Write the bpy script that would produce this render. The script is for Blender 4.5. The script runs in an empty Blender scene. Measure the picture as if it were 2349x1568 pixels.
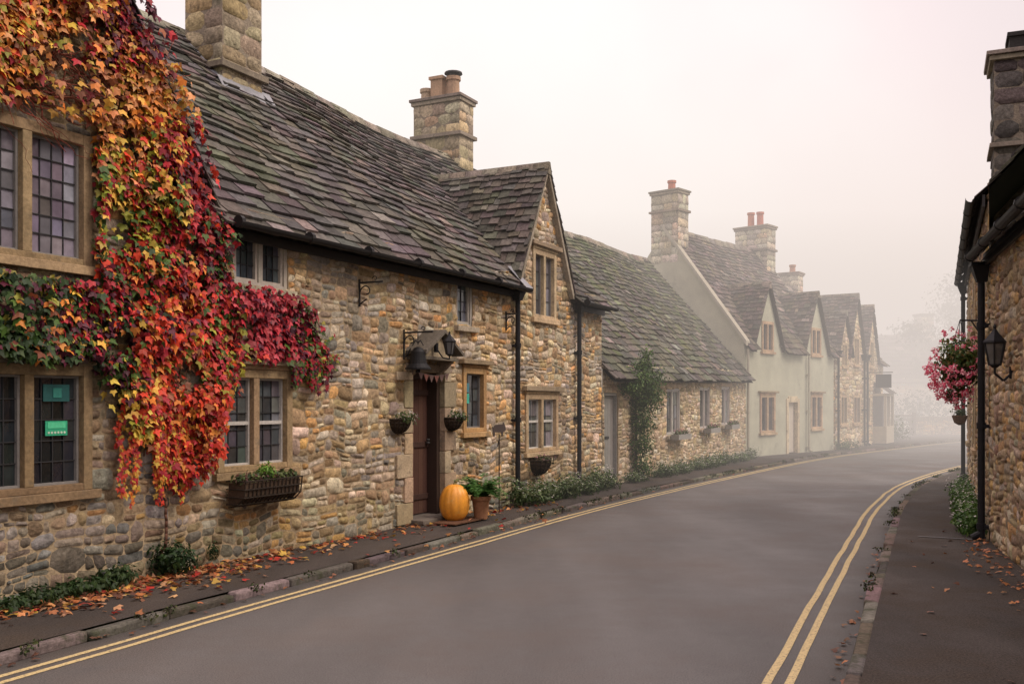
import bpy, math, random
from mathutils import Vector, Matrix, noise
sc=bpy.context.scene
R=random.Random(11)
def V(*a): return Vector(a)

# ------------------------------------------------------------------ materials
def base_mat(name):
    m=bpy.data.materials.new(name); m.use_nodes=True
    nt=m.node_tree; nt.nodes.clear()
    return m,nt
def node(nt,t,**k):
    n=nt.nodes.new(t)
    for a,b in k.items(): setattr(n,a,b)
    return n
def mat(name,n1=(3,.25),n2=(30,.25),bump=(40,.3,.01),rough=.85,spec=.3,trans=0,metal=0,tint=None):
    m,nt=base_mat(name); L=nt.links.new
    out=node(nt,'ShaderNodeOutputMaterial'); p=node(nt,'ShaderNodeBsdfPrincipled')
    tc=node(nt,'ShaderNodeTexCoord'); at=node(nt,'ShaderNodeAttribute',attribute_name='Col')
    col=at.outputs['Color']
    for sc_,var in (n1,n2):
        if var<=0: continue
        nz=node(nt,'ShaderNodeTexNoise'); nz.inputs['Scale'].default_value=sc_; nz.inputs['Detail'].default_value=6; nz.inputs['Roughness'].default_value=.65
        L(tc.outputs['Object'],nz.inputs['Vector'])
        mr=node(nt,'ShaderNodeMapRange'); mr.inputs[1].default_value=.3; mr.inputs[2].default_value=.7
        mr.inputs[3].default_value=1-var; mr.inputs[4].default_value=1+var
        L(nz.outputs['Fac'],mr.inputs[0])
        vm=node(nt,'ShaderNodeVectorMath',operation='SCALE'); L(col,vm.inputs[0]); L(mr.outputs[0],vm.inputs['Scale'])
        col=vm.outputs[0]
    if tint:
        nz=node(nt,'ShaderNodeTexNoise'); nz.inputs['Scale'].default_value=tint[1]; nz.inputs['Detail'].default_value=8; nz.inputs['Roughness'].default_value=.7
        L(tc.outputs['Object'],nz.inputs['Vector'])
        mr=node(nt,'ShaderNodeMapRange'); mr.inputs[1].default_value=tint[2]; mr.inputs[2].default_value=tint[2]+.1
        mr.inputs[3].default_value=0; mr.inputs[4].default_value=tint[3]
        L(nz.outputs['Fac'],mr.inputs[0])
        mx=node(nt,'ShaderNodeMix',data_type='RGBA'); L(mr.outputs[0],mx.inputs[0]); L(col,mx.inputs[6]); mx.inputs[7].default_value=(*tint[0],1)
        col=mx.outputs[2]
    L(col,p.inputs['Base Color'])
    p.inputs['Roughness'].default_value=rough; p.inputs['Specular IOR Level'].default_value=spec; p.inputs['Metallic'].default_value=metal
    if bump[1]>0:
        nz=node(nt,'ShaderNodeTexNoise'); nz.inputs['Scale'].default_value=bump[0]; nz.inputs['Detail'].default_value=8; nz.inputs['Roughness'].default_value=.7
        L(tc.outputs['Object'],nz.inputs['Vector'])
        b=node(nt,'ShaderNodeBump'); b.inputs['Strength'].default_value=bump[1]; b.inputs['Distance'].default_value=bump[2]
        L(nz.outputs['Fac'],b.inputs['Height']); L(b.outputs[0],p.inputs['Normal'])
    if trans>0:
        t=node(nt,'ShaderNodeBsdfTranslucent'); L(col,t.inputs[0])
        ms=node(nt,'ShaderNodeMixShader'); ms.inputs[0].default_value=trans
        L(p.outputs[0],ms.inputs[1]); L(t.outputs[0],ms.inputs[2]); L(ms.outputs[0],out.inputs[0])
    else: L(p.outputs[0],out.inputs[0])
    return m
M={}
M['stone']=mat('rubble_stone',(1.6,.26),(20,.45),(24,1.0,.035),.92,.2,tint=((.15,.12,.085),7,.57,.7))
M['ashlar']=mat('dressed_stone',(3,.25),(30,.28),(30,.5,.015),.9,.2,tint=((.12,.105,.08),5,.56,.6))
M['mortar']=mat('mortar',(2,.25),(35,.35),(40,.9,.02),.95,.1)
M['slate']=mat('stone_slate',(1.3,.28),(18,.45),(35,.9,.012),.85,.25,tint=((.22,.215,.185),12,.62,.55))
M['under']=mat('roof_underlay',(2,.1),(20,.1),(20,.1,.01),.9,.1)
M['glass']=mat('leaded_glass',(3,.2),(9,.2),(6,.06,.01),.07,.6)
M['iron']=mat('black_iron',(5,.1),(30,.1),(50,.2,.003),.6,.25)
M['wood']=mat('painted_wood',(6,.1),(40,.15),(60,.3,.003),.6,.35)
M['render']=mat('roughcast_render',(1.2,.14),(45,.15),(60,1,.025),.95,.15,tint=((.27,.26,.20),1.6,.58,.4))
M['lead']=mat('lead_flashing',(4,.2),(30,.15),(10,.5,.02),.55,.4)
M['terracotta']=mat('terracotta',(5,.15),(30,.2),(40,.3,.004),.85,.25)
M['leaf']=mat('leaf',(2,.12),(25,.18),(30,.2,.003),.5,.3,trans=.25)
M['flower']=mat('flower_petal',(3,.08),(25,.1),(30,0,.003),.6,.2,trans=.3)
M['bark']=mat('bark',(3,.2),(30,.3),(40,.7,.01),.9,.2)
M['pumpkin']=mat('pumpkin_skin',(4,.14),(30,.12),(20,.25,.005),.42,.45,tint=((.62,.42,.14),7,.58,.5))
M['kerb']=mat('kerb_stone',(1.5,.25),(30,.4),(40,.9,.014),.9,.2,tint=((.05,.055,.03),4,.52,.8))

def ground_mat(name,c1,c2,c3,big,fine,bumpd,rough=.8,spec=.3,c3s=.55,c3a=.6,rot=25):
    m,nt=base_mat(name); L=nt.links.new
    out=node(nt,'ShaderNodeOutputMaterial'); p=node(nt,'ShaderNodeBsdfPrincipled'); tc=node(nt,'ShaderNodeTexCoord')
    mp=node(nt,'ShaderNodeMapping'); mp.inputs['Rotation'].default_value=(0,0,math.radians(rot)); mp.inputs['Scale'].default_value=(1,.16,1)
    L(tc.outputs['Object'],mp.inputs[0])
    a=node(nt,'ShaderNodeTexNoise'); a.inputs['Scale'].default_value=big; a.inputs['Detail'].default_value=6; L(mp.outputs[0],a.inputs['Vector'])
    b=node(nt,'ShaderNodeTexNoise'); b.inputs['Scale'].default_value=fine; b.inputs['Detail'].default_value=5; b.inputs['Roughness'].default_value=.85; L(tc.outputs['Object'],b.inputs['Vector'])
    r=node(nt,'ShaderNodeValToRGB'); r.color_ramp.elements[0].position=.35; r.color_ramp.elements[0].color=(*c1,1)
    r.color_ramp.elements[1].position=.65; r.color_ramp.elements[1].color=(*c2,1); L(a.outputs['Fac'],r.inputs[0])
    d=node(nt,'ShaderNodeTexNoise'); d.inputs['Scale'].default_value=c3s; d.inputs['Detail'].default_value=9; d.inputs['Roughness'].default_value=.68; L(tc.outputs['Object'],d.inputs['Vector'])
    mr2=node(nt,'ShaderNodeMapRange'); mr2.inputs[1].default_value=.46; mr2.inputs[2].default_value=.64; mr2.inputs[3].default_value=0; mr2.inputs[4].default_value=c3a
    L(d.outputs['Fac'],mr2.inputs[0])
    mx=node(nt,'ShaderNodeMix',data_type='RGBA'); L(mr2.outputs[0],mx.inputs[0]); L(r.outputs[0],mx.inputs[6]); mx.inputs[7].default_value=(*c3,1)
    mr=node(nt,'ShaderNodeMapRange'); mr.inputs[1].default_value=.36; mr.inputs[2].default_value=.64; mr.inputs[3].default_value=.35; mr.inputs[4].default_value=1.7
    L(b.outputs['Fac'],mr.inputs[0])
    vm=node(nt,'ShaderNodeVectorMath',operation='SCALE'); L(mx.outputs[2],vm.inputs[0]); L(mr.outputs[0],vm.inputs['Scale'])
    at=node(nt,'ShaderNodeAttribute',attribute_name='Col'); v2=node(nt,'ShaderNodeVectorMath',operation='MULTIPLY'); L(vm.outputs[0],v2.inputs[0]); L(at.outputs['Color'],v2.inputs[1])
    L(v2.outputs[0],p.inputs['Base Color'])
    rr=node(nt,'ShaderNodeMapRange'); rr.inputs[1].default_value=.35; rr.inputs[2].default_value=.65; rr.inputs[3].default_value=rough-.14; rr.inputs[4].default_value=rough+.08; L(d.outputs['Fac'],rr.inputs[0]); L(rr.outputs[0],p.inputs['Roughness'])
    p.inputs['Specular IOR Level'].default_value=spec
    bb=node(nt,'ShaderNodeBump'); bb.inputs['Strength'].default_value=.7; bb.inputs['Distance'].default_value=bumpd
    L(b.outputs['Fac'],bb.inputs['Height']); L(bb.outputs[0],p.inputs['Normal']); L(p.outputs[0],out.inputs[0])
    return m
M['asphalt']=ground_mat('asphalt',(.074,.069,.066),(.108,.102,.098),(.104,.086,.074),1.0,95,.006,.66,.38)
M['pave']=ground_mat('pavement_asphalt',(.040,.034,.030),(.068,.057,.050),(.060,.045,.033),1.5,70,.010,.86,.2,1.3,.7)
M['grass']=ground_mat('grass_ground',(.04,.06,.02),(.07,.09,.03),(.06,.06,.03),.5,20,.03,.9,.2)
m,nt=base_mat('yellow_line_paint'); L=nt.links.new
out=node(nt,'ShaderNodeOutputMaterial'); p=node(nt,'ShaderNodeBsdfPrincipled'); tc=node(nt,'ShaderNodeTexCoord')
a=node(nt,'ShaderNodeTexNoise'); a.inputs['Scale'].default_value=46; a.inputs['Detail'].default_value=8; a.inputs['Roughness'].default_value=.85; L(tc.outputs['Object'],a.inputs['Vector'])
r=node(nt,'ShaderNodeValToRGB'); r.color_ramp.elements[0].position=.40; r.color_ramp.elements[0].color=(.14,.115,.08,1)
r.color_ramp.elements[1].position=.50; r.color_ramp.elements[1].color=(.54,.42,.20,1); L(a.outputs['Fac'],r.inputs[0])
L(r.outputs[0],p.inputs['Base Color']); p.inputs['Roughness'].default_value=.75; L(p.outputs[0],out.inputs[0]); M['yellow']=m

# ------------------------------------------------------------------ mesh builder
class MB:
    def __init__(s): s.v=[];s.f=[];s.c=[]
    def add(s,vs,fs,col):
        o=len(s.v); s.v.extend([tuple(x) for x in vs]); s.f.extend([tuple(i+o for i in f) for f in fs]); s.c.extend([(*col[:3],1.0)]*len(vs))
    def box(s,x0,x1,y0,y1,z0,z1,col=(.3,.3,.3),j=0):
        q=[(x0,y0,z0),(x1,y0,z0),(x1,y1,z0),(x0,y1,z0),(x0,y0,z1),(x1,y0,z1),(x1,y1,z1),(x0,y1,z1)]
        if j: q=[tuple(c+R.uniform(-j,j) for c in a) for a in q]
        s.add(q,[(0,3,2,1),(4,5,6,7),(0,1,5,4),(1,2,6,5),(2,3,7,6),(3,0,4,7)],col)
    def cyl(s,p0,p1,r0,r1=None,n=10,col=(.1,.1,.1),cap=True):
        if r1 is None: r1=r0
        p0=Vector(p0);p1=Vector(p1); d=(p1-p0); 
        if d.length<1e-6: return
        d.normalize(); a=d.orthogonal().normalized(); b=d.cross(a)
        vs=[]
        for p_,r_ in ((p0,r0),(p1,r1)):
            for i in range(n):
                t=2*math.pi*i/n; vs.append(p_+a*math.cos(t)*r_+b*math.sin(t)*r_)
        fs=[(i,(i+1)%n,n+(i+1)%n,n+i) for i in range(n)]
        if cap: fs+= [tuple(range(n))[::-1],tuple(range(n,2*n))]
        s.add(vs,fs,col)
    def tube(s,pts,r,n=6,col=(.02,.02,.02),r1=None):
        k=len(pts)-1
        for i in range(k):
            ra=r if r1 is None else r+(r1-r)*i/k; rb=r if r1 is None else r+(r1-r)*(i+1)/k
            s.cyl(pts[i],pts[i+1],ra,rb,n,col,cap=True)
    def lathe(s,prof,c,n=20,col=(.3,.3,.3),fn=None,sx=1,sy=1):
        vs=[];fs=[]
        for (r_,z_) in prof:
            for i in range(n):
                t=2*math.pi*i/n; k=fn(t) if fn else 1
                vs.append((c[0]+r_*k*math.cos(t)*sx,c[1]+r_*k*math.sin(t)*sy,c[2]+z_))
        for a in range(len(prof)-1):
            for i in range(n):
                fs.append((a*n+i,a*n+(i+1)%n,(a+1)*n+(i+1)%n,(a+1)*n+i))
        fs.append(tuple(range(n))[::-1]); fs.append(tuple((len(prof)-1)*n+i for i in range(n)))
        s.add(vs,fs,col)
    def obj(s,name,mt,parent=None,smooth=False,bevel=0,loc=None):
        if not s.v: return None
        me=bpy.data.meshes.new(name); me.from_pydata(s.v,[],s.f)
        at=me.color_attributes.new('Col','FLOAT_COLOR','POINT')
        flat=[x for c in s.c for x in c]; at.data.foreach_set('color',flat)
        me.materials.append(mt)
        if smooth: me.polygons.foreach_set('use_smooth',[True]*len(me.polygons))
        o=bpy.data.objects.new(name,me); sc.collection.objects.link(o)
        if parent: o.parent=parent
        if loc: o.location=loc
        if bevel:
            b=o.modifiers.new('bevel','BEVEL'); b.width=bevel; b.segments=2; b.limit_method='ANGLE'
        return o
def empty(name,loc=(0,0,0),rz=0):
    e=bpy.data.objects.new(name,None); e.empty_display_size=.2; sc.collection.objects.link(e)
    e.location=loc; e.rotation_euler=(0,0,rz); return e

# ------------------------------------------------------------------ masonry
PAL_W=[(.60,.43,.24),(.50,.35,.19),(.66,.52,.34),(.42,.29,.16),(.56,.46,.33),(.33,.23,.13),(.64,.37,.15),(.74,.62,.45),(.55,.40,.23),(.30,.26,.20),(.44,.38,.29)]
def vary(c,k=.12,rg=R):
    f=1+rg.uniform(-k,k)*1.5; return tuple(max(0.003,x*f*(1+rg.uniform(-k,k)*.4)) for x in c)
def stones(mb,O,U,Vv,N,u0,u1,v0,top,holes,pal,band=(.18,.42),blk=(.25,.7),hh=.115,ww=.22,prot=(.004,.024),colf=None,warp=True,gap=.005,ins=.014):
    vmax=max(top(u0+(u1-u0)*i/40) for i in range(41))
    def Wv(x,y):
        if not warp: return y
        k=min(1,max(0,(y-v0)/.3))
        return y+k*(.05*noise.noise(Vector((x*1.7,y*1.2,2.2)))*1.6+.03*noise.noise(Vector((x*4.5,y*3,7.2))))
    def Wu(x,y):
        return x+(.05*noise.noise(Vector((x*2.5,y*4.0,5.5))) if warp and u0+.15<x<u1-.15 else 0)
    def emit(a0,a1,b0,b1):
        w=a1-a0;h=b1-b0
        if w<.035 or h<.025: return
        tm=top((a0+a1)/2)
        if b0>tm-.03: return
        a0+=gap;a1-=gap;b0+=gap;b1-=gap
        cc=[min(w,h)*R.uniform(.08,.42) for _ in range(4)]
        pts=[(a0+cc[0],b0),(a1-cc[1],b0),(a1,b0+cc[1]*.8),(a1,b1-cc[2]*.8),(a1-cc[2],b1),(a0+cc[3],b1),(a0,b1-cc[3]*.8),(a0,b0+cc[0]*.8)]
        j=min(w,h)*.09 if warp else .002
        pts=[(x+R.uniform(-j,j),min(y+R.uniform(-j,j),top(x)-.005)) for x,y in pts]
        cx=(a0+a1)/2;cy=min((b0+b1)/2,top((a0+a1)/2)); pr=R.uniform(*prot)
        vs=[];k=1-min(.5,ins*2/min(w,h))
        for x,y in pts: vs.append(O+U*Wu(x,y)+Vv*Wv(x,y))
        tu=R.uniform(-.05,.05);tv=R.uniform(-.08,.08)
        for x,y in pts:
            x2=cx+(x-cx)*k;y2=cy+(y-cy)*k
            vs.append(O+U*Wu(x2,y2)+Vv*Wv(x2,y2)+N*(pr+(x2-cx)*tu+(y2-cy)*tv))
        vs.append(O+U*Wu(cx,cy)+Vv*Wv(cx,cy)+N*(pr+.006))
        fs=[(i,(i+1)%8,8+(i+1)%8,8+i) for i in range(8)]+[(8+i,8+(i+1)%8,16) for i in range(8)]
        col=vary(R.choice(pal),.16)
        if colf: col=colf(cx,cy,col)
        mb.add(vs,fs,col)
    def sub(a0,a1,b0,b1,d=0):
        for (h0,h1,g0,g1) in holes:
            if a0<h1-1e-4 and a1>h0+1e-4 and b0<g1-1e-4 and b1>g0+1e-4:
                if a0>=h0-1e-4 and a1<=h1+1e-4 and b0>=g0-1e-4 and b1<=g1+1e-4: return
                for e in (h0,h1):
                    if a0+1e-4<e<a1-1e-4: sub(a0,e,b0,b1,d);sub(e,a1,b0,b1,d);return
                for e in (g0,g1):
                    if b0+1e-4<e<b1-1e-4: sub(a0,a1,b0,e,d);sub(a0,a1,e,b1,d);return
        w=a1-a0;h=b1-b0
        if h>hh*R.uniform(.75,2.0):
            m_=b0+h*R.uniform(.35,.65); sub(a0,a1,b0,m_);sub(a0,a1,m_,b1);return
        if w>max(ww*R.uniform(.6,1.9),h*.9):
            m_=a0+w*R.uniform(.3,.7); sub(a0,m_,b0,b1);sub(m_,a1,b0,b1);return
        emit(a0,a1,b0,b1)
    v=v0
    while v<vmax-1e-3:
        nv=v+R.uniform(*band)
        if vmax-nv<.1: nv=vmax
        u=u0
        while u<u1-1e-3:
            nu=u+R.uniform(*blk)
            if u1-nu<.12: nu=u1
            sub(u,nu,v,nv); u=nu
        v=nv
def backing(mb,O,U,Vv,N,u0,u1,v0,top,holes,col,step=.25,off=0.0):
    us={u0,u1}
    for h in holes: us|={h[0],h[1]}
    k=int((u1-u0)/step)
    for i in range(1,k+1): us.add(u0+(u1-u0)*i/(k+1))
    us=sorted(x for x in us if u0<=x<=u1)
    for a,b in zip(us,us[1:]):
        if b-a<1e-5: continue
        m_=(a+b)/2; hs=sorted([(h[2],h[3]) for h in holes if h[0]<=m_<=h[1]])
        cur=v0; segs=[]
        for (g0,g1) in hs:
            segs.append((cur,g0)); cur=g1
        segs.append((cur,None))
        for (c0,c1) in segs:
            ta=c1 if c1 is not None else top(a); tb=c1 if c1 is not None else top(b)
            if ta<=c0 and tb<=c0: continue
            ta=max(ta,c0);tb=max(tb,c0)
            mb.add([O+U*a+Vv*c0+N*off,O+U*b+Vv*c0+N*off,O+U*b+Vv*tb+N*off,O+U*a+Vv*ta+N*off],[(0,1,2,3)],col)
def slates(mb,E,Rf,N,s0,s1,colf,e0=.22,e1=.13,skip=None,wr=(.16,.42)):
    L0=((Rf((s0+s1)/2))-(E((s0+s1)/2))).length
    def P(s,t,h): 
        a=E(s);b=Rf(s); q=a+(b-a)*(t/L0)+N*h
        n_=noise.noise(Vector((s*.5,t*.5,3.1)))*.06
        return q+N*n_
    t=0
    while t<L0:
        fr=t/L0;e=e0+(e1-e0)*fr; s=s0-R.uniform(0,.2)
        while s<s1:
            w=R.uniform(*wr)*(1-.3*fr); a=max(s,s0);b=min(s+w,s1); s+=w
            if b-a<.04: continue
            if skip and skip((a+b)/2,P((a+b)/2,t+e*.5,0)): continue
            g=.005; th=R.uniform(.014,.036); li=.02+R.uniform(-.003,.016)
            t0=t+R.uniform(-.030,.030); tl=min(t+e*1.7,L0+.02); dz=R.uniform(-.02,.02); l2=max(.008,li+R.uniform(-.010,.010))
            vs=[P(a+g,t0,li),P(b-g,t0+dz,l2),P(b-g,tl,0),P(a+g,tl,0),P(a+g,t0+.004,li+th),P(b-g,t0+dz+.004,l2+th),P(b-g,tl,.004),P(a+g,tl,.004)]
            mb.add(vs,[(4,5,6,7),(0,1,5,4),(1,2,6,5),(3,0,4,7),(0,3,2,1)],colf(s,t/L0))
        t+=e
class House:
    def __init__(s,name,loc,rz):
        s.e=empty(name,(loc[0],loc[1],0),rz); s.m={}; s.holes=[]
    def mb(s,k):
        if k not in s.m: s.m[k]=MB()
        return s.m[k]
    def window(s,x0,x1,z0,z1,n=2,style='stone',gx=3,gz=5,glass=(.03,.035,.045),trim=(.42,.32,.20),wood=(.45,.43,.40),sill=True,drip=0,transom=None):
        s.holes.append((x0,x1,z0,z1)); T=s.mb('ashlar' if style=='stone' else 'wood'); c=trim if style=='stone' else wood
        f=.078 if style=='stone' else .05; mm=.085 if style=='stone' else .05; fr=-.032 if style=='stone' else .012
        for a,b in ((x0-.01,x0+f),(x1-f,x1+.01)): T.box(a,b,fr,.17,z0-.01,z1+.01,vary(c,.08))
        T.box(x0+f,x1-f,fr+.003,.17,z1-f,z1+.01,vary(c,.08)); T.box(x0+f,x1-f,fr+.003,.17,z0-.01,z0+f*.6,vary(c,.08))
        S=s.mb('ashlar')
        if sill: S.box(x0-.07,x1+.07,-.075,.02,z0-.085,z0-.012,vary(trim if style=='stone' else (.40,.34,.26),.1),.004)
        if drip:
            S.box(x0-.12,x1+.12,-.10,.01,z1+.06,z1+.06+drip,vary((.26,.2,.13),.1),.005)
            S.box(x0-.03,x1+.03,-.046,.01,z1+.012,z1+.058,vary(trim,.1))
        if style!='stone': S.box(x0-.08,x1+.08,-.03,.01,z1+.012,z1+.10,vary((.42,.33,.22),.15),.004)
        iw=(x1-x0-2*f-(n-1)*mm)/n; zb=z0+f*.6; zt=z1-f
        G=s.mb('glass');K=s.mb('leadbar');W=s.mb('wood')
        for i in range(n):
            a=x0+f+i*(iw+mm); b=a+iw
            if i<n-1: T.box(b,b+mm,fr+.006,.165,zb,zt,vary(c,.08))
            wf=.02 if style=='stone' else .032; wc=wood if style!='stone' or transom else (.20,.19,.18)
            W.box(a,a+wf,.035,.10,zb,zt,wc);W.box(b-wf,b,.035,.10,zb,zt,wc);W.box(a+wf,b-wf,.036,.10,zb,zb+wf,wc);W.box(a+wf,b-wf,.036,.10,zt-wf,zt,wc)
            if transom: W.box(a+wf,b-wf,.033,.10,zb+(zt-zb)*transom-.018,zb+(zt-zb)*transom+.018,wc)
            G.add([(a,.11,zb),(b,.11,zb),(b,.11,zt),(a,.11,zt)],[(0,1,2,3)],(.01,.01,.01))
            for p_ in range(gx):
                for q_ in range(gz):
                    xa=a+wf+(iw-2*wf)*p_/gx;xb=a+wf+(iw-2*wf)*(p_+1)/gx;za=zb+wf+(zt-zb-2*wf)*q_/gz;ze=zb+wf+(zt-zb-2*wf)*(q_+1)/gz
                    j=lambda:.07+R.uniform(-.0035,.0035)
                    cur=1.0+ (1.4 if (p_==0 and i==0) or (p_==gx-1 and i==n-1) else 0)*R.uniform(.5,1)
                    G.add([(xa,j(),za),(xb,j(),za),(xb,j(),ze),(xa,j(),ze)],[(0,1,2,3)],vary(tuple(g*cur for g in glass),.3))
            for p_ in range(1,gx):
                xx=a+wf+(iw-2*wf)*p_/gx; K.box(xx-.004,xx+.004,.058,.067,zb+wf,zt-wf,(.03,.03,.032))
            for q_ in range(1,gz):
                zz=zb+wf+(zt-zb-2*wf)*q_/gz; K.box(a+wf,b-wf,.056,.065,zz-.004,zz+.004,(.03,.03,.032))
    def front(s,x0,x1,z0,top,pal=PAL_W,colf=None,mcol=(.36,.28,.18),rend=None,**k):
        O=V(0,0,0);U=V(1,0,0);W=V(0,0,1);N=V(0,-1,0)
        if rend: backing(s.mb('render'),O,U,W,N,x0,x1,z0,top,s.holes,rend,.12)
        else:
            backing(s.mb('mortar'),O,U,W,N,x0,x1,z0,top,s.holes,mcol,.12)
            stones(s.mb('stone'),O,U,W,N,x0,x1,z0,top,s.holes,pal,colf=colf,**k)
        for h in s.holes:
            s.mb('mortar').add([(h[0],0,h[2]),(h[0],.3,h[2]),(h[0],.3,h[3]),(h[0],0,h[3]),(h[1],0,h[2]),(h[1],.3,h[2]),(h[1],.3,h[3]),(h[1],0,h[3])],[(0,1,2,3),(4,5,6,7),(0,1,5,4),(3,2,6,7)],mcol)
    def side(s,x,b1,z0,eave,ridge,rb,nx,pal=PAL_W,rend=None,**k):
        top=lambda u: eave+(ridge-eave)*u/rb if u<rb else ridge-(ridge-eave)*(u-rb)/(b1-rb)
        O=V(x,0,0);U=V(0,1,0);W=V(0,0,1);N=V(nx,0,0)
        if rend: backing(s.mb('render'),O,U,W,N,0,b1,z0,top,[],rend,.3)
        else:
            backing(s.mb('mortar'),O,U,W,N,0,b1,z0,top,[],(.32,.25,.16),.3); stones(s.mb('stone'),O,U,W,N,0,b1,z0,top,[],pal,**k)
    def roof(s,x0,x1,eave,ridge,rb,colf,ov=.22,dorm=(),verge=.06,**k):
        ev=eave if callable(eave) else (lambda u:eave); rd=ridge if callable(ridge) else (lambda u:ridge)
        sl=(rd((x0+x1)/2)-ev((x0+x1)/2))/rb
        E=lambda u:V(u,-ov,ev(u)-ov*sl); Rf=lambda u:V(u,rb,rd(u)); N=V(0,-sl,1).normalized()
        def dz(u):
            m_=-9
            for (c,hw,ap,el) in dorm:
                if abs(u-c)<hw: m_=max(m_,ap-(ap-el)*abs(u-c)/hw)
            return m_
        slates(s.mb('slate'),E,Rf,N,x0-verge,x1+verge,colf,skip=lambda u,p_: p_.z<dz(u)-.0,**k)
        Um=s.mb('under'); n=int((x1-x0)/.2)+1
        for i in range(n):
            a=x0+(x1-x0)*i/n;b=x0+(x1-x0)*(i+1)/n; md=(a+b)/2
            f0=0 if dz(md)<0 and dz(a)<0 and dz(b)<0 else (.28+ov)/(rb+ov)
            A=E(a).lerp(Rf(a),f0);B=E(b).lerp(Rf(b),f0); o=N*-.03
            Um.add([A+o,B+o,Rf(b)+o,Rf(a)+o],[(0,1,2,3)],(.03,.028,.026))
            be=2*rb
            s.mb('slate').add([Rf(a)+V(0,0,-.02),Rf(b)+V(0,0,-.02),V(b,be+ov,ev(b)-ov*sl),V(a,be+ov,ev(a)-ov*sl)],[(0,1,2,3)],(.08,.07,.062))
        u=x0-verge
        while u<x1+verge:
            w=R.uniform(.35,.5);b=min(u+w,x1+verge)
            a_=Rf(u+.006);b_=Rf(b-.006); c=vary((.24,.215,.17),.2)
            h=R.uniform(.035,.055); zo=noise.noise(Vector((u*.4,7,3)))*.05
            pts=[]
            for q in (a_,b_):
                q=q+V(0,0,zo)
                pts+=[q+V(0,-.15,-.15*sl+.035),q+V(0,-.14,-.13*sl+.065),q+V(0,-.05,h+.01),q+V(0,.05,h+.01),q+V(0,.15,-.12*sl+.05)]
            s.mb('stone').add(pts,[(0,1,6,5),(1,2,7,6),(2,3,8,7),(3,4,9,8),(0,4,3,2,1),(5,6,7,8,9)],c); u=b
    def dormer(s,c,hw,ap,el,bd,colf,fr=-.12,wr=(.14,.3),e0=.17,e1=.12):
        for sg in (-1,1):
            sl=(ap-el)/hw; ex=.10
            E=lambda u,sg=sg:V(c+sg*(hw+ex),u,el-ex*sl); Rf=lambda u:V(c,u,ap+.02); N=V(sg*sl,0,1).normalized()
            slates(s.mb('slate'),E,Rf,N,fr,bd,colf,e0=e0,e1=e1,wr=wr)
            o=N*-.025
            s.mb('under').add([E(fr+.03)+o,E(bd)+o,Rf(bd)+o,Rf(fr+.03)+o],[(0,1,2,3)],(.05,.045,.04))
        u=fr
        while u<bd:
            w=R.uniform(.28,.4);b=min(u+w,bd); h=.045;pts=[]
            for q in (u+.005,b-.005):
                pts+=[(c-.1,q,ap-.1*sl+.05),(c-.03,q,ap+h+.02),(c+.03,q,ap+h+.02),(c+.1,q,ap-.1*sl+.05)]
            s.mb('stone').add(pts,[(0,1,5,4),(1,2,6,5),(2,3,7,6),(0,3,2,1),(4,5,6,7)],vary((.19,.165,.13),.15)); u=b
    def chimney(s,x0,x1,y0,y1,z0,z1,strings=(),pots=(),pal=None,cap=.07):
        pal=pal or [(.40,.33,.24),(.47,.40,.29),(.33,.28,.21),(.43,.33,.2)]
        D=s.mb('mortar');D.box(x0,x1,y0,y1,z0,z1,(.26,.22,.17))
        S=s.mb('chimstone')
        for O,U,N,w in ((V(x0,y0,0),V(1,0,0),V(0,-1,0),x1-x0),(V(x0,y1,0),V(0,-1,0),V(-1,0,0),y1-y0),(V(x1,y0,0),V(0,1,0),V(1,0,0),y1-y0),(V(x1,y1,0),V(-1,0,0),V(0,1,0),x1-x0)):
            stones(S,O,U,V(0,0,1),N,0,w,z0,lambda u:z1,[],pal,band=(.17,.26),blk=(.25,.5),hh=.3,ww=.45,prot=(.004,.010),warp=False,gap=.003,ins=.006)
        A=s.mb('ashlar')
        for zs in strings: A.box(x0-.06,x1+.06,y0-.06,y1+.06,zs,zs+.07,vary((.24,.20,.16),.1),.006)
        A.box(x0-cap*.6,x1+cap*.6,y0-cap*.6,y1+cap*.6,z1,z1+.07,vary((.30,.26,.2),.1),.005)
        A.box(x0-cap,x1+cap,y0-cap,y1+cap,z1+.072,z1+.13,vary((.24,.20,.16),.1),.005)
        T=s.mb('terracotta')
        for (px,py,r,h,kind,col) in pots:
            zz=z1+.13
            if kind=='sq':
                T.box(px-r,px+r,py-r,py+r,zz,zz+h-.06,col);T.box(px-r-.03,px+r+.03,py-r-.03,py+r+.03,zz+h-.058,zz+h,col)
            else:
                T.lathe([(r*1.05,0),(r*.9,.06),(r*.85,h-.08),(r*1.05,h-.07),(r*1.05,h),(r*.8,h),(r*.75,h-.1)],(px,py,zz),14,col)
            if kind=='cowl':
                I=s.mb('iron');I.lathe([(r*1.3,0),(r*1.25,.03),(.02,.07)],(px,py,zz+h+.06),14,(.03,.03,.03))
                for q in range(4): I.cyl((px+r*.8*math.cos(q*1.57),py+r*.8*math.sin(q*1.57),zz+h-.02),(px+r*.8*math.cos(q*1.57),py+r*.8*math.sin(q*1.57),zz+h+.07),.01,n=5)
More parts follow.
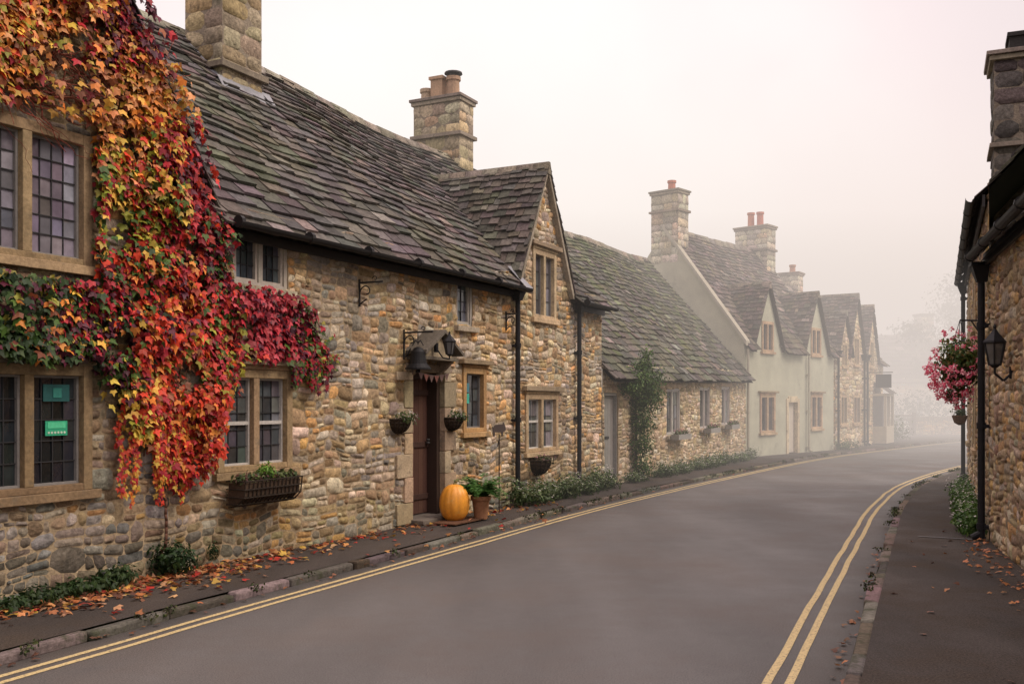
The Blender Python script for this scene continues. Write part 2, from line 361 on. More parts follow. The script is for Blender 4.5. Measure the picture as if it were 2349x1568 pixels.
    def pipe(s,x,z0,z1,y=-.09,r=.04,col=(.012,.012,.014),hopper=True):
        I=s.mb('iron'); I.cyl((x,y,z0),(x,y,z1),r,n=12,col=col)
        z=z0+.1
        while z<z1: I.cyl((x,y,z),(x,y,z+.07),r*1.3,n=12,col=col); I.box(x-.07,x+.07,y+.02,y+.08,z+.01,z+.05,col); z+=1.15
        if hopper:
            I.add([(x-.05,y-.05,z1-.02),(x+.05,y-.05,z1-.02),(x+.05,y+.06,z1-.02),(x-.05,y+.06,z1-.02),(x-.12,y-.11,z1+.16),(x+.12,y-.11,z1+.16),(x+.12,y+.07,z1+.16),(x-.12,y+.07,z1+.16)],[(0,3,2,1),(4,5,6,7),(0,1,5,4),(1,2,6,5),(2,3,7,6),(3,0,4,7)],col)
            I.box(x-.13,x+.13,y-.12,y+.075,z1+.162,z1+.2,col)
        I.cyl((x,y,z0+.06),(x,y-.1,z0),r,n=10,col=col)
    def gutter(s,x0,x1,z,y=-.24,r=.055,col=(.012,.011,.011)):
        zf=z if callable(z) else (lambda u:z)
        n=max(1,int((x1-x0)/1.0)); I=s.mb('iron')
        for i in range(n):
            a=x0+(x1-x0)*i/n;b=x0+(x1-x0)*(i+1)/n; vs=[];K=7
            for q in (a,b):
                for t in range(K): an=math.pi*t/(K-1); vs.append((q,y-math.cos(an)*r,zf(q)-math.sin(an)*r))
            I.add(vs,[(t,t+1,K+t+1,K+t) for t in range(K-1)],col)
            I.cyl((a,y,zf(a)-.002),(a+.05,y,zf(a)-.002),r*1.12,n=10,col=col)
            s.mb('wood').box(a,b,-.07,-.04,zf(a)-.12,zf(a)+.02,(.03,.026,.024))
    def finish(s):
        keys={'stone':('wall_stones','stone',1),'chimstone':('chimney_stones','stone',1),'mortar':('walls','mortar',0),'slate':('roof_slates','slate',0),'under':('roof_deck','under',0),'ashlar':('window_surrounds','ashlar',0),'wood':('joinery','wood',0),'glass':('window_glass','glass',0),'leadbar':('window_lead','iron',0),'iron':('rainwater_goods','iron',0),'render':('walls_render','render',0),'terracotta':('chimney_pots','terracotta',0),'lead':('flashing','lead',0)}
        for k,mb in s.m.items():
            nm,mt,sm=keys[k]; mb.obj(nm,M[mt],s.e,smooth=bool(sm),bevel=.006 if k in('ashlar',) else 0)

def slatecol(base,var=.3,moss=0):
    def f(s,t):
        c=vary(base,var)
        if R.random()<.05: c=tuple(x*1.8 for x in c)
        n_=noise.noise(Vector((s*.9,t*3.5,1.7)))
        if n_>.18: c=(c[0]*.95,c[1]*1.0,c[2]*.82)
        if moss and R.random()<moss*(.1+t*t): c=(c[0]*1.0,c[1]*1.12,c[2]*.75)
        return c
    return f
th=math.radians
# ================================================================== HOUSE A
A=House('stone_cottage',(-1.32,12.85),th(90-27))
DA=[(-5.6,2.03,6.7,3.55),(4.05,1.04,5.55,3.58)]
def topA(u):
    t=3.62
    for (c,hw,ap,el) in DA:
        if abs(u-c)<hw: t=max(t,ap-(ap-el)*abs(u-c)/hw)
    return t
A.window(-6.75,-4.97,2.80,3.88,3,'stone',4,6,glass=(.17,.155,.185),trim=(.26,.19,.11))
A.window(-6.70,-4.97,.93,1.95,3,'stone',4,5,glass=(.015,.017,.02),trim=(.21,.145,.08))
A.window(-3.24,-2.40,2.86,3.43,2,'wood',3,3,glass=(.05,.06,.07),wood=(.46,.41,.36))
A.window(-3.47,-2.37,.97,1.98,2,'stone',3,5,glass=(.06,.065,.07),trim=(.32,.23,.13),drip=.06,transom=.48)
A.window(1.2,1.66,2.74,3.45,1,'wood',2,4,glass=(.05,.06,.07),wood=(.40,.37,.33))
A.window(1.36,2.02,1.24,2.14,1,'stone',3,4,glass=(.03,.035,.035),trim=(.38,.24,.11),drip=.06)
A.window(3.62,4.50,3.04,4.14,2,'stone',2,4,glass=(.09,.09,.095),trim=(.46,.36,.23),drip=.07)
A.window(3.36,4.58,.86,1.78,2,'stone',2,3,glass=(.09,.09,.09),trim=(.42,.31,.19),drip=.08,wood=(.55,.54,.5),transom=.55)
A.holes.append((.0,.86,.06,2.05))
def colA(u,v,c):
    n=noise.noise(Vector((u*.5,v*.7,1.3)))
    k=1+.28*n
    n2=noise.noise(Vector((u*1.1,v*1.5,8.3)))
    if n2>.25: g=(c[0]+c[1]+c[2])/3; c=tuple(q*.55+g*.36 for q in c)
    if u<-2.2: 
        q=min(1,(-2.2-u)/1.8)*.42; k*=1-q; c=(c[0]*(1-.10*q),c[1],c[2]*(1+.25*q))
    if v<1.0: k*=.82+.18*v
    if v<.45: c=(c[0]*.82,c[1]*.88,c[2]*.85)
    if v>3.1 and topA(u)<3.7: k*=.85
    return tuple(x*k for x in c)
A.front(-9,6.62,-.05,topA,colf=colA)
A.side(6.62,6,-.05,3.6,6.5,3,1)
A.side(-9,6,-.05,3.6,6.5,3,-1)
sa=slatecol((.082,.073,.066),.30)
A.roof(-9,6.6,3.60,lambda u:6.5-.09*math.sin((u+9)/15.6*9.4),3,sa,ov=.25,dorm=DA)
A.dormer(-5.6,2.03,6.7,3.55,3,sa)
A.dormer(4.05,1.04,5.55,3.58,2.3,slatecol((.088,.077,.066),.25))
A.gutter(-3.5,2.95,3.40,y=-.30)
A.gutter(5.2,6.62,3.40,y=-.30)
for sg in (-1,1):
    o=[(4.05+sg*1.10,-.10,3.45),(4.05,-.10,5.54),(4.05,-.10,5.44),(4.05+sg*1.02,-.10,3.45),(4.05+sg*1.10,.02,3.45),(4.05,.02,5.54),(4.05,.02,5.44),(4.05+sg*1.02,.02,3.45)]
    A.mb('ashlar').add(o,[(0,1,2,3),(4,5,6,7),(3,2,6,7),(0,1,5,4)],(.3,.26,.2))
A.chimney(-1.05,-.3,2.2,2.85,5.3,8.3,pal=[(.36,.31,.20),(.43,.37,.25),(.30,.25,.18),(.38,.29,.17)],pots=[(-.67,2.5,.14,.4,'rd',(.4,.2,.1))])
A.chimney(5.95,6.5,2.7,3.75,5.8,7.54,strings=(6.87,),pots=[(6.2,2.98,.14,.42,'cowl',(.36,.24,.16)),(6.2,3.3,.13,.45,'sq',(.42,.28,.18)),(6.2,3.6,.13,.26,'rd',(.42,.32,.22))],pal=[(.50,.42,.29),(.56,.48,.35),(.42,.35,.25),(.54,.42,.26)])
A.mb('ashlar').box(-1.12,-.23,2.13,2.92,6.0,6.08,(.2,.17,.13),.004)
Ld=A.mb('lead'); sl=2.9/3
def onroof(x,b,h=.075): return (x,b,3.6+b*sl+h)
lc=(.22,.225,.245)
Ld.add([onroof(-1.15,2.08),onroof(-.14,2.04),onroof(-.14,2.2,.16),onroof(-1.15,2.2,.16),onroof(-1.20,2.95),onroof(-1.04,2.95,.16),onroof(-1.04,2.1,.14),onroof(-.12,2.95),onroof(-.3,2.95,.16),onroof(-.3,2.1,.14)],[(0,1,2,3),(0,6,5,4),(1,9,8,7)],lc)
Ld.add([onroof(2.95,-.28,.05),onroof(3.08,-.28,.10),onroof(3.08,.1,.10),onroof(2.95,.1,.08)],[(0,1,2,3)],lc)
A.pipe(2.93,.1,3.25); A.pipe(5.35,.1,3.25)
As=A.mb('ashlar')
z=.1;i=0
while z<2.0:
    h=R.uniform(.24,.36);h=min(h,2.05-z); w=.16 if i%2 else .34
    As.box(-w,.03,-.035,.30,z,z+h-.008,vary((.38,.30,.20),.16),.004)
    As.box(.83,.83+(.3 if i%2 else .16),-.035,.30,z,z+h-.008,vary((.36,.28,.19),.16),.004); z+=h;i+=1
As.box(-.1,.98,-.04,.3,2.052,2.16,(.24,.2,.15),.004)
As.box(-.02,.9,-.22,.35,.05,.14,(.14,.12,.10),.004)
D=A.mb('wood')
for k in range(6): D.box(.1+k*.108,.1+k*.108+.104,.2,.24,.16,1.97,vary((.09,.045,.032),.16))
for zz in (.35,1.05,1.75): D.box(.1,.745,.18,.201,zz,zz+.07,(.05,.026,.02))
D.box(.03,.1,.12,.26,.14,2.05,(.045,.026,.02)); D.box(.75,.83,.05,.26,.14,2.05,(.04,.024,.018)); D.box(.1,.75,.12,.26,1.97,2.05,(.045,.026,.02))
A.mb('iron').lathe([(.03,0),(.03,.01),(.012,.02),(.03,.05),(.02,.06)],(.69,.15,1.1),10,(.05,.05,.05))
Hd=A.mb('ashlar'); hx0,hx1=-.10,.78; hc=.34; hp=.28
Hd.box(hx0,hx1,-hp,.02,2.20,2.245,(.15,.13,.10),.005)
Hd.add([(hx0+.1,-hp+.03,2.247),(hx1-.1,-hp+.03,2.247),(hc,-hp+.03,2.52),(hx0+.1,0,2.247),(hx1-.1,0,2.247),(hc,0,2.52)],[(0,1,2),(3,5,4),(0,2,5,3),(1,4,5,2)],(.34,.28,.19))
for sg in (-1,1):
    e=hx0-.04 if sg<0 else hx1+.04
    q=[(e,-hp-.06,2.27),(hc,-hp-.06,2.56),(hc,.03,2.56),(e,.03,2.27)]
    q2=[(a,b,c+.045) for a,b,c in q]
    Hd.add(q+q2,[(0,1,2,3),(4,5,6,7),(0,1,5,4),(3,2,6,7),(0,3,7,4)],(.12,.105,.085))
for x in (.0,.66): Hd.add([(x,-.24,2.198),(x+.07,-.24,2.198),(x+.07,0,2.198),(x,0,2.198),(x,0,1.98),(x+.07,0,1.98)],[(0,1,2,3),(0,3,4),(1,5,2),(0,4,5,1)],(.2,.16,.12))
Pst=MB()
Pst.box(-5.36,-5.15,.046,.052,1.38,1.50,(.03,.33,.18)); Pst.box(-5.34,-5.17,.042,.0455,1.44,1.49,(.08,.50,.27))
for k in range(6): Pst.cyl((-5.33+k*.03,.0445,1.405),(-5.33+k*.03,.0415,1.405),.010,n=10,col=(.5,.6,.5))
Pst.box(-5.38,-5.13,.046,.052,1.66,1.80,(.015,.08,.08)); Pst.box(-5.29,-5.21,.040,.0455,1.69,1.77,(.03,.18,.15))
Pst.box(1.5,1.64,.046,.052,1.64,1.78,(.05,.4,.3)); Pst.box(1.5,1.64,.046,.052,1.80,1.93,(.06,.2,.25))
Pst.obj('window_posters',M['wood'],A.e)
A.finish()
# ================================================================== HOUSE B
B=House('stone_cottage',(-1.32+.454*6.64,12.85+.891*6.64),th(90-27))
PALB=[(.55,.44,.28),(.47,.37,.24),(.62,.52,.37),(.38,.30,.20),(.56,.48,.37),(.50,.37,.22)]
o=-6.64
BW=((10.5,11.5,.92,1.98),(13.1,14.0,1.0,2.04),(15.1,15.95,1.05,2.08))
for a,b,z0,z1 in BW:
    B.window(a+o,b+o,z0,z1,2,'wood',2,3,glass=(.10,.10,.10),wood=(.44,.41,.38))
B.holes.append((6.75+o,7.5+o,.06,1.84))
Lb=17.7-6.64; evB=lambda u:2.34+.18*u/Lb
B.front(0.02,Lb,-.05,lambda u:evB(u)+.03,pal=PALB)
sb=slatecol((.092,.085,.072),.25,moss=.7)
B.roof(0.02,Lb-.02,evB,lambda u:5.62+.35*u/Lb-.05*math.sin(u*.8),3,sb,ov=.25,verge=0)
D=B.mb('wood')
for k in range(5): D.box(.14+k*.14,.14+k*.14+.136,.1,.14,.1,1.78,vary((.24,.23,.21),.06))
D.box(.10,.14,.03,.2,.1,1.84,(.26,.25,.23));D.box(.84,.88,.03,.2,.1,1.84,(.26,.25,.23));D.box(.14,.84,.03,.2,1.79,1.84,(.26,.25,.23))
D.box(.38,.58,.085,.099,.95,1.0,(.03,.03,.03))
for a,b,z0,z1 in BW:
    D.box(a+o+.02,b+o-.02,-.28,-.1,z0-.10,z0+.02,(.26,.25,.23))
B.finish()
# ================================================================== HOUSE C (rendered)
C=House('rendered_cottage',(6.67,28.62),th(90-41)); rc=(.47,.47,.36)
DC=[(1.45,.88,5.2,3.4),(4.85,.86,5.2,3.4)]
def topC(u):
    t=3.42
    for (c,hw,ap,el) in DC:
        if abs(u-c)<hw: t=max(t,ap-(ap-el)*abs(u-c)/hw)
    return t
tc_=(.42,.30,.19)
C.window(1.08,1.82,3.18,4.06,2,'stone',2,3,glass=(.06,.06,.06),trim=tc_); C.window(4.47,5.2,3.2,4.06,2,'stone',2,3,glass=(.06,.06,.06),trim=tc_)
C.window(.97,1.92,.77,1.88,2,'stone',2,4,glass=(.04,.04,.04),trim=tc_,drip=.05); C.window(4.45,5.3,.82,1.9,2,'stone',2,4,glass=(.04,.04,.04),trim=tc_,drip=.05)
C.holes.append((2.8,3.5,.05,1.75))
C.front(0,6.25,-.05,topC,rend=rc,mcol=(.3,.28,.2)); C.side(0,5.4,-.05,3.4,6.9,2.7,-1,rend=(.48,.46,.35)); C.side(6.25,5.4,-.05,3.4,6.9,2.7,1,rend=rc)
scc=slatecol((.105,.085,.073),.28)
C.roof(.1,6.2,3.4,6.95,2.7,scc,ov=.2,dorm=DC)
for d in DC: C.dormer(*d,1.5,scc)
D=C.mb('wood')
for k in range(5): D.box(2.87+k*.112,2.87+k*.112+.108,.1,.14,.1,1.68,vary((.55,.5,.41),.04))
C.mb('ashlar').box(2.70,2.84,-.03,.15,.05,1.78,(.52,.44,.3));C.mb('ashlar').box(3.46,3.6,-.03,.15,.05,1.78,(.52,.44,.3));C.mb('ashlar').box(2.84,3.46,-.033,.15,1.66,1.85,(.52,.44,.3))
PC=[(.50,.45,.35),(.57,.51,.4),(.43,.38,.3),(.54,.43,.3)]
C.chimney(.0,.6,2.2,3.15,5.9,8.0,strings=(7.45,),pots=[(.3,2.6,.13,.32,'rd',(.45,.16,.1))],pal=PC)
C.chimney(5.6,6.25,2.1,3.3,5.9,7.65,strings=(6.9,),pots=[(5.9,2.5,.13,.5,'rd',(.45,.15,.1)),(5.9,2.85,.13,.52,'rd',(.45,.17,.1))],pal=PC)
C.pipe(.08,.1,3.2,col=(.38,.35,.27),hopper=False);C.pipe(4.15,.1,3.2,col=(.42,.40,.3),hopper=False)
for y0,y1 in ((-.1,1.35),(1.36,2.7)):
    k=(6.9-3.4)/2.7; C.mb('render').add([(-.06,y0,3.4+y0*k+.02),(.16,y0,3.4+y0*k+.02),(.16,y1,3.4+y1*k+.02),(-.06,y1,3.4+y1*k+.02),(-.06,y0,3.4+y0*k+.16),(.16,y0,3.4+y0*k+.16),(.16,y1,3.4+y1*k+.16),(-.06,y1,3.4+y1*k+.16)],[(0,3,2,1),(4,5,6,7),(0,1,5,4),(1,2,6,5),(2,3,7,6),(3,0,4,7)],(.44,.41,.33))
C.finish()
# ================================================================== HOUSES D, E, far
Dh=House('stone_cottage',(10.85,33.45),th(90-34))
DD=[(1.1,.8,4.75,3.4),(2.6,.95,5.5,3.4)]
def topD(u):
    t=3.42
    for (c,hw,ap,el) in DD:
        if abs(u-c)<hw: t=max(t,ap-(ap-el)*abs(u-c)/hw)
    return t
Dh.window(.8,1.4,2.9,3.7,2,'stone',2,3);Dh.window(2.3,2.95,3.0,4.0,2,'stone',2,3);Dh.window(.6,1.4,.9,1.9,2,'stone',2,3);Dh.window(2.2,3.1,.9,1.9,2,'stone',2,3)
Dh.front(0,3.6,-.05,topD,pal=PALB,hh=.16,ww=.35);Dh.side(0,5,-.05,3.4,5.9,2.5,-1,hh=.16,ww=.35);Dh.side(3.6,5,-.05,3.4,5.9,2.5,1,hh=.2,ww=.4)
Dh.roof(.0,3.6,3.4,5.9,2.5,scc,dorm=DD)
for d in DD: Dh.dormer(*d,2.2,scc)
Dh.chimney(2.9,3.5,2.2,2.9,5.2,6.4,pal=PC,pots=[(3.2,2.5,.12,.3,'rd',(.4,.2,.12))]); Dh.pipe(.1,.1,3.2);Dh.pipe(3.4,.1,3.2)
Dh.finish()
Eh=House('stone_cottage',(10.85+.559*3.75,33.45+.829*3.75),th(90-30))
DE=[(1.3,1.2,5.3,3.3)]
def topE(u):
    t=3.32
    for (c,hw,ap,el) in DE:
        if abs(u-c)<hw: t=max(t,ap-(ap-el)*abs(u-c)/hw)
    return t
Eh.window(1.0,1.7,3.0,4.0,2,'stone',2,3);Eh.window(.3,1.0,.9,1.9,2,'stone',2,3)
Eh.front(0,3.8,-.05,topE,pal=PALB,hh=.16,ww=.35);Eh.side(3.8,5,-.05,3.3,5.7,2.5,1,hh=.2,ww=.4)
Eh.roof(.0,3.8,3.3,5.7,2.5,scc,dorm=DE);Eh.dormer(*DE[0],2.2,scc)
W=Eh.mb('wood')
W.box(1.6,3.3,-.5,0,.1,.75,(.45,.4,.3));W.box(1.6,1.7,-.5,-.4,.75,1.9,(.5,.45,.35));W.box(3.2,3.3,-.5,-.4,.75,1.9,(.5,.45,.35));W.box(2.4,2.5,-.5,-.4,.75,1.9,(.5,.45,.35));W.box(1.62,3.28,-.35,0,.75,1.9,(.15,.15,.15))
W.box(1.6,3.3,-.5,-.002,1.9,2.0,(.45,.4,.3))
Eh.mb('slate').add([(1.5,-.62,2.0),(3.4,-.62,2.0),(3.2,0,2.45),(1.7,0,2.45)],[(0,1,2,3)],(.1,.09,.08))
Eh.mb('iron').box(.5,.54,-.9,-.02,2.75,2.78,(.02,.02,.02));Eh.mb('iron').box(.5,.54,-.85,-.3,2.2,2.7,(.02,.02,.025))
Eh.pipe(.1,.1,3.2);Eh.finish()
Fh=House('stone_cottage',(19.5,56),th(90-80))
Fh.window(1,2,.9,2,2,'stone',2,3);Fh.window(3.5,4.5,.9,2,2,'stone',2,3)
Fh.front(0,6,-.05,lambda u:3.0,pal=PALB,hh=.3,ww=.6);Fh.side(0,5,-.05,3,5.6,2.5,-1,hh=.3,ww=.6);Fh.side(6,5,-.05,3,5.6,2.5,1,hh=.3,ww=.6)
Fh.roof(0,6,3.0,5.6,2.5,scc,e0=.35,e1=.3,wr=(.4,.7));Fh.chimney(5.2,6,2.1,2.9,5,6.8,pal=PC);Fh.finish()
# ================================================================== RIGHT HOUSES
PALR=[(.46,.34,.20),(.36,.25,.15),(.52,.41,.27),(.26,.18,.12),(.40,.33,.25),(.48,.31,.14)]
G=House('stone_cottage',(9.02,19.7),th(270-23.2))
G.window(1.2,2.1,.95,1.95,2,'stone',3,4);G.window(4.2,5.2,.95,1.95,2,'stone',3,4);G.window(1.3,2.1,2.8,3.6,2,'stone',3,4);G.window(4.3,5.1,2.8,3.6,2,'stone',3,4)
G.front(0,9.0,-.05,lambda u:4.15,pal=PALR);G.side(0,5,-.05,4.1,7.0,2.5,-1,pal=PALR)
G.roof(0,9.0,4.15,6.9,2.5,slatecol((.06,.052,.047),.25),ov=.14,verge=.03)
G.gutter(0,9.0,4.02,y=-.19);G.pipe(.25,.1,3.8)
G.chimney(5.0,5.8,.20,1.1,4.1,6.55,strings=(5.3,),pal=[(.13,.115,.10),(.17,.15,.13),(.10,.09,.08)],cap=.10,pots=[(5.4,.65,.24,.3,'sq',(.03,.028,.027))])
G.finish()
H=House('stone_cottage',(5.47,11.4),th(270-17.67))
H.window(2.6,3.6,.95,1.95,2,'stone',3,4)
H.front(0.02,7.5,-.05,lambda u:3.45,pal=PALR);H.side(0.02,5,-.05,3.4,6.8,2.5,-1,pal=PALR)
H.roof(0.05,7.5,3.45,6.8,2.5,slatecol((.055,.048,.044),.25),ov=.16,verge=.03)
H.gutter(0,7.5,3.33,y=-.21);H.pipe(.02,.1,3.05)
H.finish()

# ================================================================== ground, road
def catmull(P,n=14):
    out=[]
    for i in range(len(P)-1):
        p0=Vector(P[max(0,i-1)]);p1=Vector(P[i]);p2=Vector(P[i+1]);p3=Vector(P[min(len(P)-1,i+2)])
        for k in range(n):
            t=k/n; out.append(.5*((2*p1)+(p2-p0)*t+(2*p0-5*p1+4*p2-p3)*t*t+(3*p1-p0-3*p2+p3)*t*t*t))
    out.append(Vector(P[-1])); return out
def resample(P,step):
    out=[P[0].copy()];acc=0
    for a,b in zip(P,P[1:]):
        d=(b-a).length;
        while acc+d>=step:
            t=(step-acc)/d; a=a+(b-a)*t; out.append(a.copy()); d=(b-a).length; acc=0
        acc+=d
    return out
def offset(P,d):
    out=[]
    for i in range(len(P)):
        t=(P[min(i+1,len(P)-1)]-P[max(i-1,0)]).normalized(); out.append(P[i]+Vector((t.y,-t.x))*d)
    return out
YL=resample(catmull([(-7.1,-3),(-3.01,6.01),(-2.27,7.66),(-1.3,9.74),(-.56,11.35),(1.57,15.9),(5.2,22.6),(9.1,29.2),(13.5,35.2),(20,43),(28,49),(40,54)]),.25)
YR=resample(catmull([(-2.09,-3),(1.56,5.84),(2.41,7.9),(4.25,12.28),(5.82,15.9),(8.1,20.4),(11.8,26.0),(16.5,32),(23,39),(31,44.5),(42,48)]),.25)
def strip(A_,B_,z,name,mt,parent=None,z2=None):
    n=min(len(A_),len(B_)); mb=MB()
    vs=[(p_.x,p_.y,z) for p_ in A_[:n]]+[(p_.x,p_.y,z if z2 is None else z2) for p_ in B_[:n]]
    mb.add(vs,[(i,i+1,n+i+1,n+i) for i in range(n-1)],(1,1,1)); return mb.obj(name,mt,parent)
gm=MB();gm.add([(-400,-300,-.02),(500,-300,-.02),(500,700,-.02),(-400,700,-.02)],[(0,1,2,3)],(1,1,1));gm.obj('ground',M['grass'])
KL=offset(YL,-.28);KR=offset(YR,.36)
n=min(len(KL),len(KR))
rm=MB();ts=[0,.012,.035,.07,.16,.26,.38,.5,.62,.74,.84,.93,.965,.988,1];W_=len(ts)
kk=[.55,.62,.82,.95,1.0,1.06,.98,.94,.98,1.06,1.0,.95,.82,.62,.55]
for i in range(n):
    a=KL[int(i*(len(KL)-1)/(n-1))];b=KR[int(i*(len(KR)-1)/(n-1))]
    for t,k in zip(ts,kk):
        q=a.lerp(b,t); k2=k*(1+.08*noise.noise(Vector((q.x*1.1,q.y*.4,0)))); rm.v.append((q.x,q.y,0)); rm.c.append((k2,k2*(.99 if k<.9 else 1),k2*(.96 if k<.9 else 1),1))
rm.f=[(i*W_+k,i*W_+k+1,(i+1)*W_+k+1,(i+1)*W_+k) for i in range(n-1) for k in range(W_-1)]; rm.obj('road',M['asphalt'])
rmk=empty('double_yellow_lines')
for nm,Y_ in (('left',YL),('right',YR)):
    for j,d in enumerate((-.062,.062)):
        Yw=[q+Vector((noise.noise(Vector((q.x*1.3,q.y*1.3,j)))*.012,0)) for q in offset(Y_,d)]
        strip(offset(Yw,-.026),offset(Yw,.026),.004,f'line_{nm}_{j}',M['yellow'],rmk)
strip(offset(KL,-.10),offset(KL,-5.0),.07,'pavement',M['pave'],z2=.085)
strip(offset(KR,.10),offset(KR,3.5),.07,'pavement',M['pave'],z2=.085)
for side,K_ in (('l',KL),('r',KR)):
    kb=MB();sg=-1 if side=='l' else 1
    i=0
    while i<len(K_)-5:
        ln=R.choice([1,2,3,3,4]);j=min(i+ln,len(K_)-1)
        a=K_[i];b=K_[j];t=(b-a).normalized();nn=Vector((t.y,-t.x))*sg;a=a+t*.008;b=b-t*.008
        w=.105;top=.072+R.uniform(-.014,.008);jo=R.uniform(-.016,.016)
        q=[a+nn*jo,b+nn*(jo+R.uniform(-.012,.012)),b+nn*w,a+nn*w]
        c=vary((.13,.11,.09),.35)
        vs=[(x.x,x.y,-.02) for x in q]+[(x.x,x.y,top+R.uniform(-.010,.006)) for x in q]
        kb.add(vs,[(0,3,2,1),(4,5,6,7),(0,1,5,4),(1,2,6,5),(2,3,7,6),(3,0,4,7)],c); i=j
    kb.obj('kerb',M['kerb'],bevel=.02)
cv=MB();cv.add([(4.78,11.72,.080),(5.42,11.34,.083),(5.44,11.38,.083),(4.80,11.76,.080)],[(0,1,2,3)],(.12,.12,.12));cv.obj('drain_channel',M['iron'])

# ================================================================== foliage helpers
LEAF=[(0,0,0),(.34,-.10,-.05),(.55,.35,-.12),(.24,.42,-.03),(0,1,-.1),(-.24,.42,-.03),(-.55,.35,-.12),(-.34,-.10,-.05)]
LF=[(0,1,2,3),(0,3,4),(0,4,5),(0,5,6,7)]
def leaf(mb,p,nrm,down,size,col,shape='lobed'):
    n_=nrm.normalized(); d=(down-n_*down.dot(n_))
    if d.length<1e-3: d=n_.orthogonal()
    d.normalize(); x=d.cross(n_)
    if shape=='lobed':
        mb.add([p+x*(a*size)+d*(b*size)+n_*(c*size) for a,b,c in LEAF],LF,col)
    else:
        w=.32 if shape=='oval' else .12
        mb.add([p,p+x*size*w+d*size*.45-n_*size*.08,p+d*size,p-x*size*w+d*size*.45-n_*size*.08],[(0,1,2),(0,2,3)],col)
def rdir():
    while 1:
        v=V(R.uniform(-1,1),R.uniform(-1,1),R.uniform(-1,1))
        if .05<v.length<1: return v.normalized()
def cloud(mb,c,r,n,size,pal,shape='oval',shell=.5):
    c=Vector(c)
    for _ in range(n):
        d=rdir(); k=R.uniform(shell,1.0)*(1+.3*noise.noise(d*2.3+c)); p_=c+V(d.x*r[0],d.y*r[1],d.z*r[2])*k
        if p_.z<.05 and c.z>0: p_.z=.06+R.random()*.05
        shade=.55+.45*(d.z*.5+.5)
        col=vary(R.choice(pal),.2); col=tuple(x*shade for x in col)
        leaf(mb,p_,(d+rdir()*.7),V(0,0,-1)+rdir()*.9,size*R.uniform(.6,1.3),col,shape)
def local(e,x,y,z):
    a=e.rotation_euler.z; return V(e.location.x+x*math.cos(a)-y*math.sin(a), e.location.y+x*math.sin(a)+y*math.cos(a), z)
GR=[(.05,.10,.02),(.08,.14,.03),(.035,.07,.018),(.11,.16,.05)]
# ================================================================== VINE
vine=empty('virginia_creeper',(-1.32,12.85,0),th(63))
poly=[(-7.6,7),(-5.2,6.3),(-4.80,5.45),(-4.60,5.12),(-4.43,4.88),(-4.13,4.47),(-3.85,3.97),(-3.68,3.55),(-3.52,3.38),(-3.50,2.90),(-3.3,2.78),(-2.68,2.82),(-2.12,2.68),(-1.93,2.32),(-1.80,2.02),(-2.15,1.88),(-2.35,2.10),(-2.6,2.12),(-3.2,2.08),(-3.5,1.75),(-3.62,1.32),(-3.78,1.0),(-4.05,.85),(-4.22,1.2),(-4.62,1.34),(-4.80,1.74),(-4.95,1.96),(-5.8,1.98),(-7.6,1.98)]
def inpoly(x,y,P):
    c=False;j=len(P)-1
    for i in range(len(P)):
        if (P[i][1]>y)!=(P[j][1]>y) and x<(P[j][0]-P[i][0])*(y-P[i][1])/(P[j][1]-P[i][1])+P[i][0]: c=not c
        j=i
    return c
OR=(.54,.19,.035);YE=(.56,.36,.06);CR=(.32,.018,.028);RD=(.50,.045,.02);PK=(.40,.05,.07);DG=(.02,.042,.012);MG=(.06,.11,.02);YG=(.26,.25,.035);PU=(.08,.010,.025);BR=(.22,.07,.03);PE=(.54,.24,.10)
anc=[(-5.7,5.0,[OR,PE,YG,OR,BR,RD,YE]),(-5.0,5.1,[OR,PE,YE,OR,BR,CR,RD]),(-4.66,5.0,[PU,CR,BR,PU]),(-5.1,4.6,[OR,PE,YE,BR,CR]),(-4.4,4.35,[OR,YE,YE,PE,OR]),(-4.75,4.05,[PE,BR,YE,OR]),(-4.0,3.85,[CR,CR,RD,PU]),(-4.6,3.65,[YG,YE,MG,YE,PE,RD]),(-4.75,3.3,[MG,YE,YG,CR]),(-4.35,3.1,[MG,CR,YE,RD,CR,YG]),
 (-3.8,3.3,[CR,MG,PU,RD,CR]),(-3.5,3.1,[PU,CR,MG,DG]),(-4.6,2.7,[CR,MG,DG,RD,OR]),(-4.0,2.7,[CR,RD,OR,RD,PU]),(-3.6,2.5,[RD,CR,PK,MG]),(-5.7,2.6,[DG,MG,DG,YG,PU]),(-5.5,2.3,[DG,PU,DG,BR,MG,OR]),(-5.0,2.35,[DG,PU,MG,YE,CR,CR]),(-5.8,2.0,[DG,DG,MG]),(-4.9,2.0,[DG,PU,MG,PU]),
 (-4.4,2.2,[CR,RD,OR,RD,PU]),(-3.9,2.1,[RD,RD,CR,OR,YG,BR]),(-4.2,1.6,[RD,RD,OR,CR,BR]),(-4.7,1.6,[YE,YE,RD,YG]),(-3.8,1.4,[RD,CR,RD,OR]),(-3.5,2.1,[CR,YG,RD,MG,BR]),(-3.1,2.6,[CR,PK,PK,PU]),(-2.6,2.5,[PK,CR,PU,CR]),(-2.2,2.35,[PU,CR,MG,PK]),(-2.0,2.1,[MG,PU,CR,YG])]
def vcol(x,z):
    x+=noise.noise(V(x*3,z*3,0))*.2+R.gauss(0,.12); z+=noise.noise(V(x*3,z*3,9))*.2+R.gauss(0,.12)
    b=min(anc,key=lambda a:(a[0]-x)**2+(a[1]-z)**2); return vary(R.choice(b[2]),.3)
Lv=MB();cnt=0
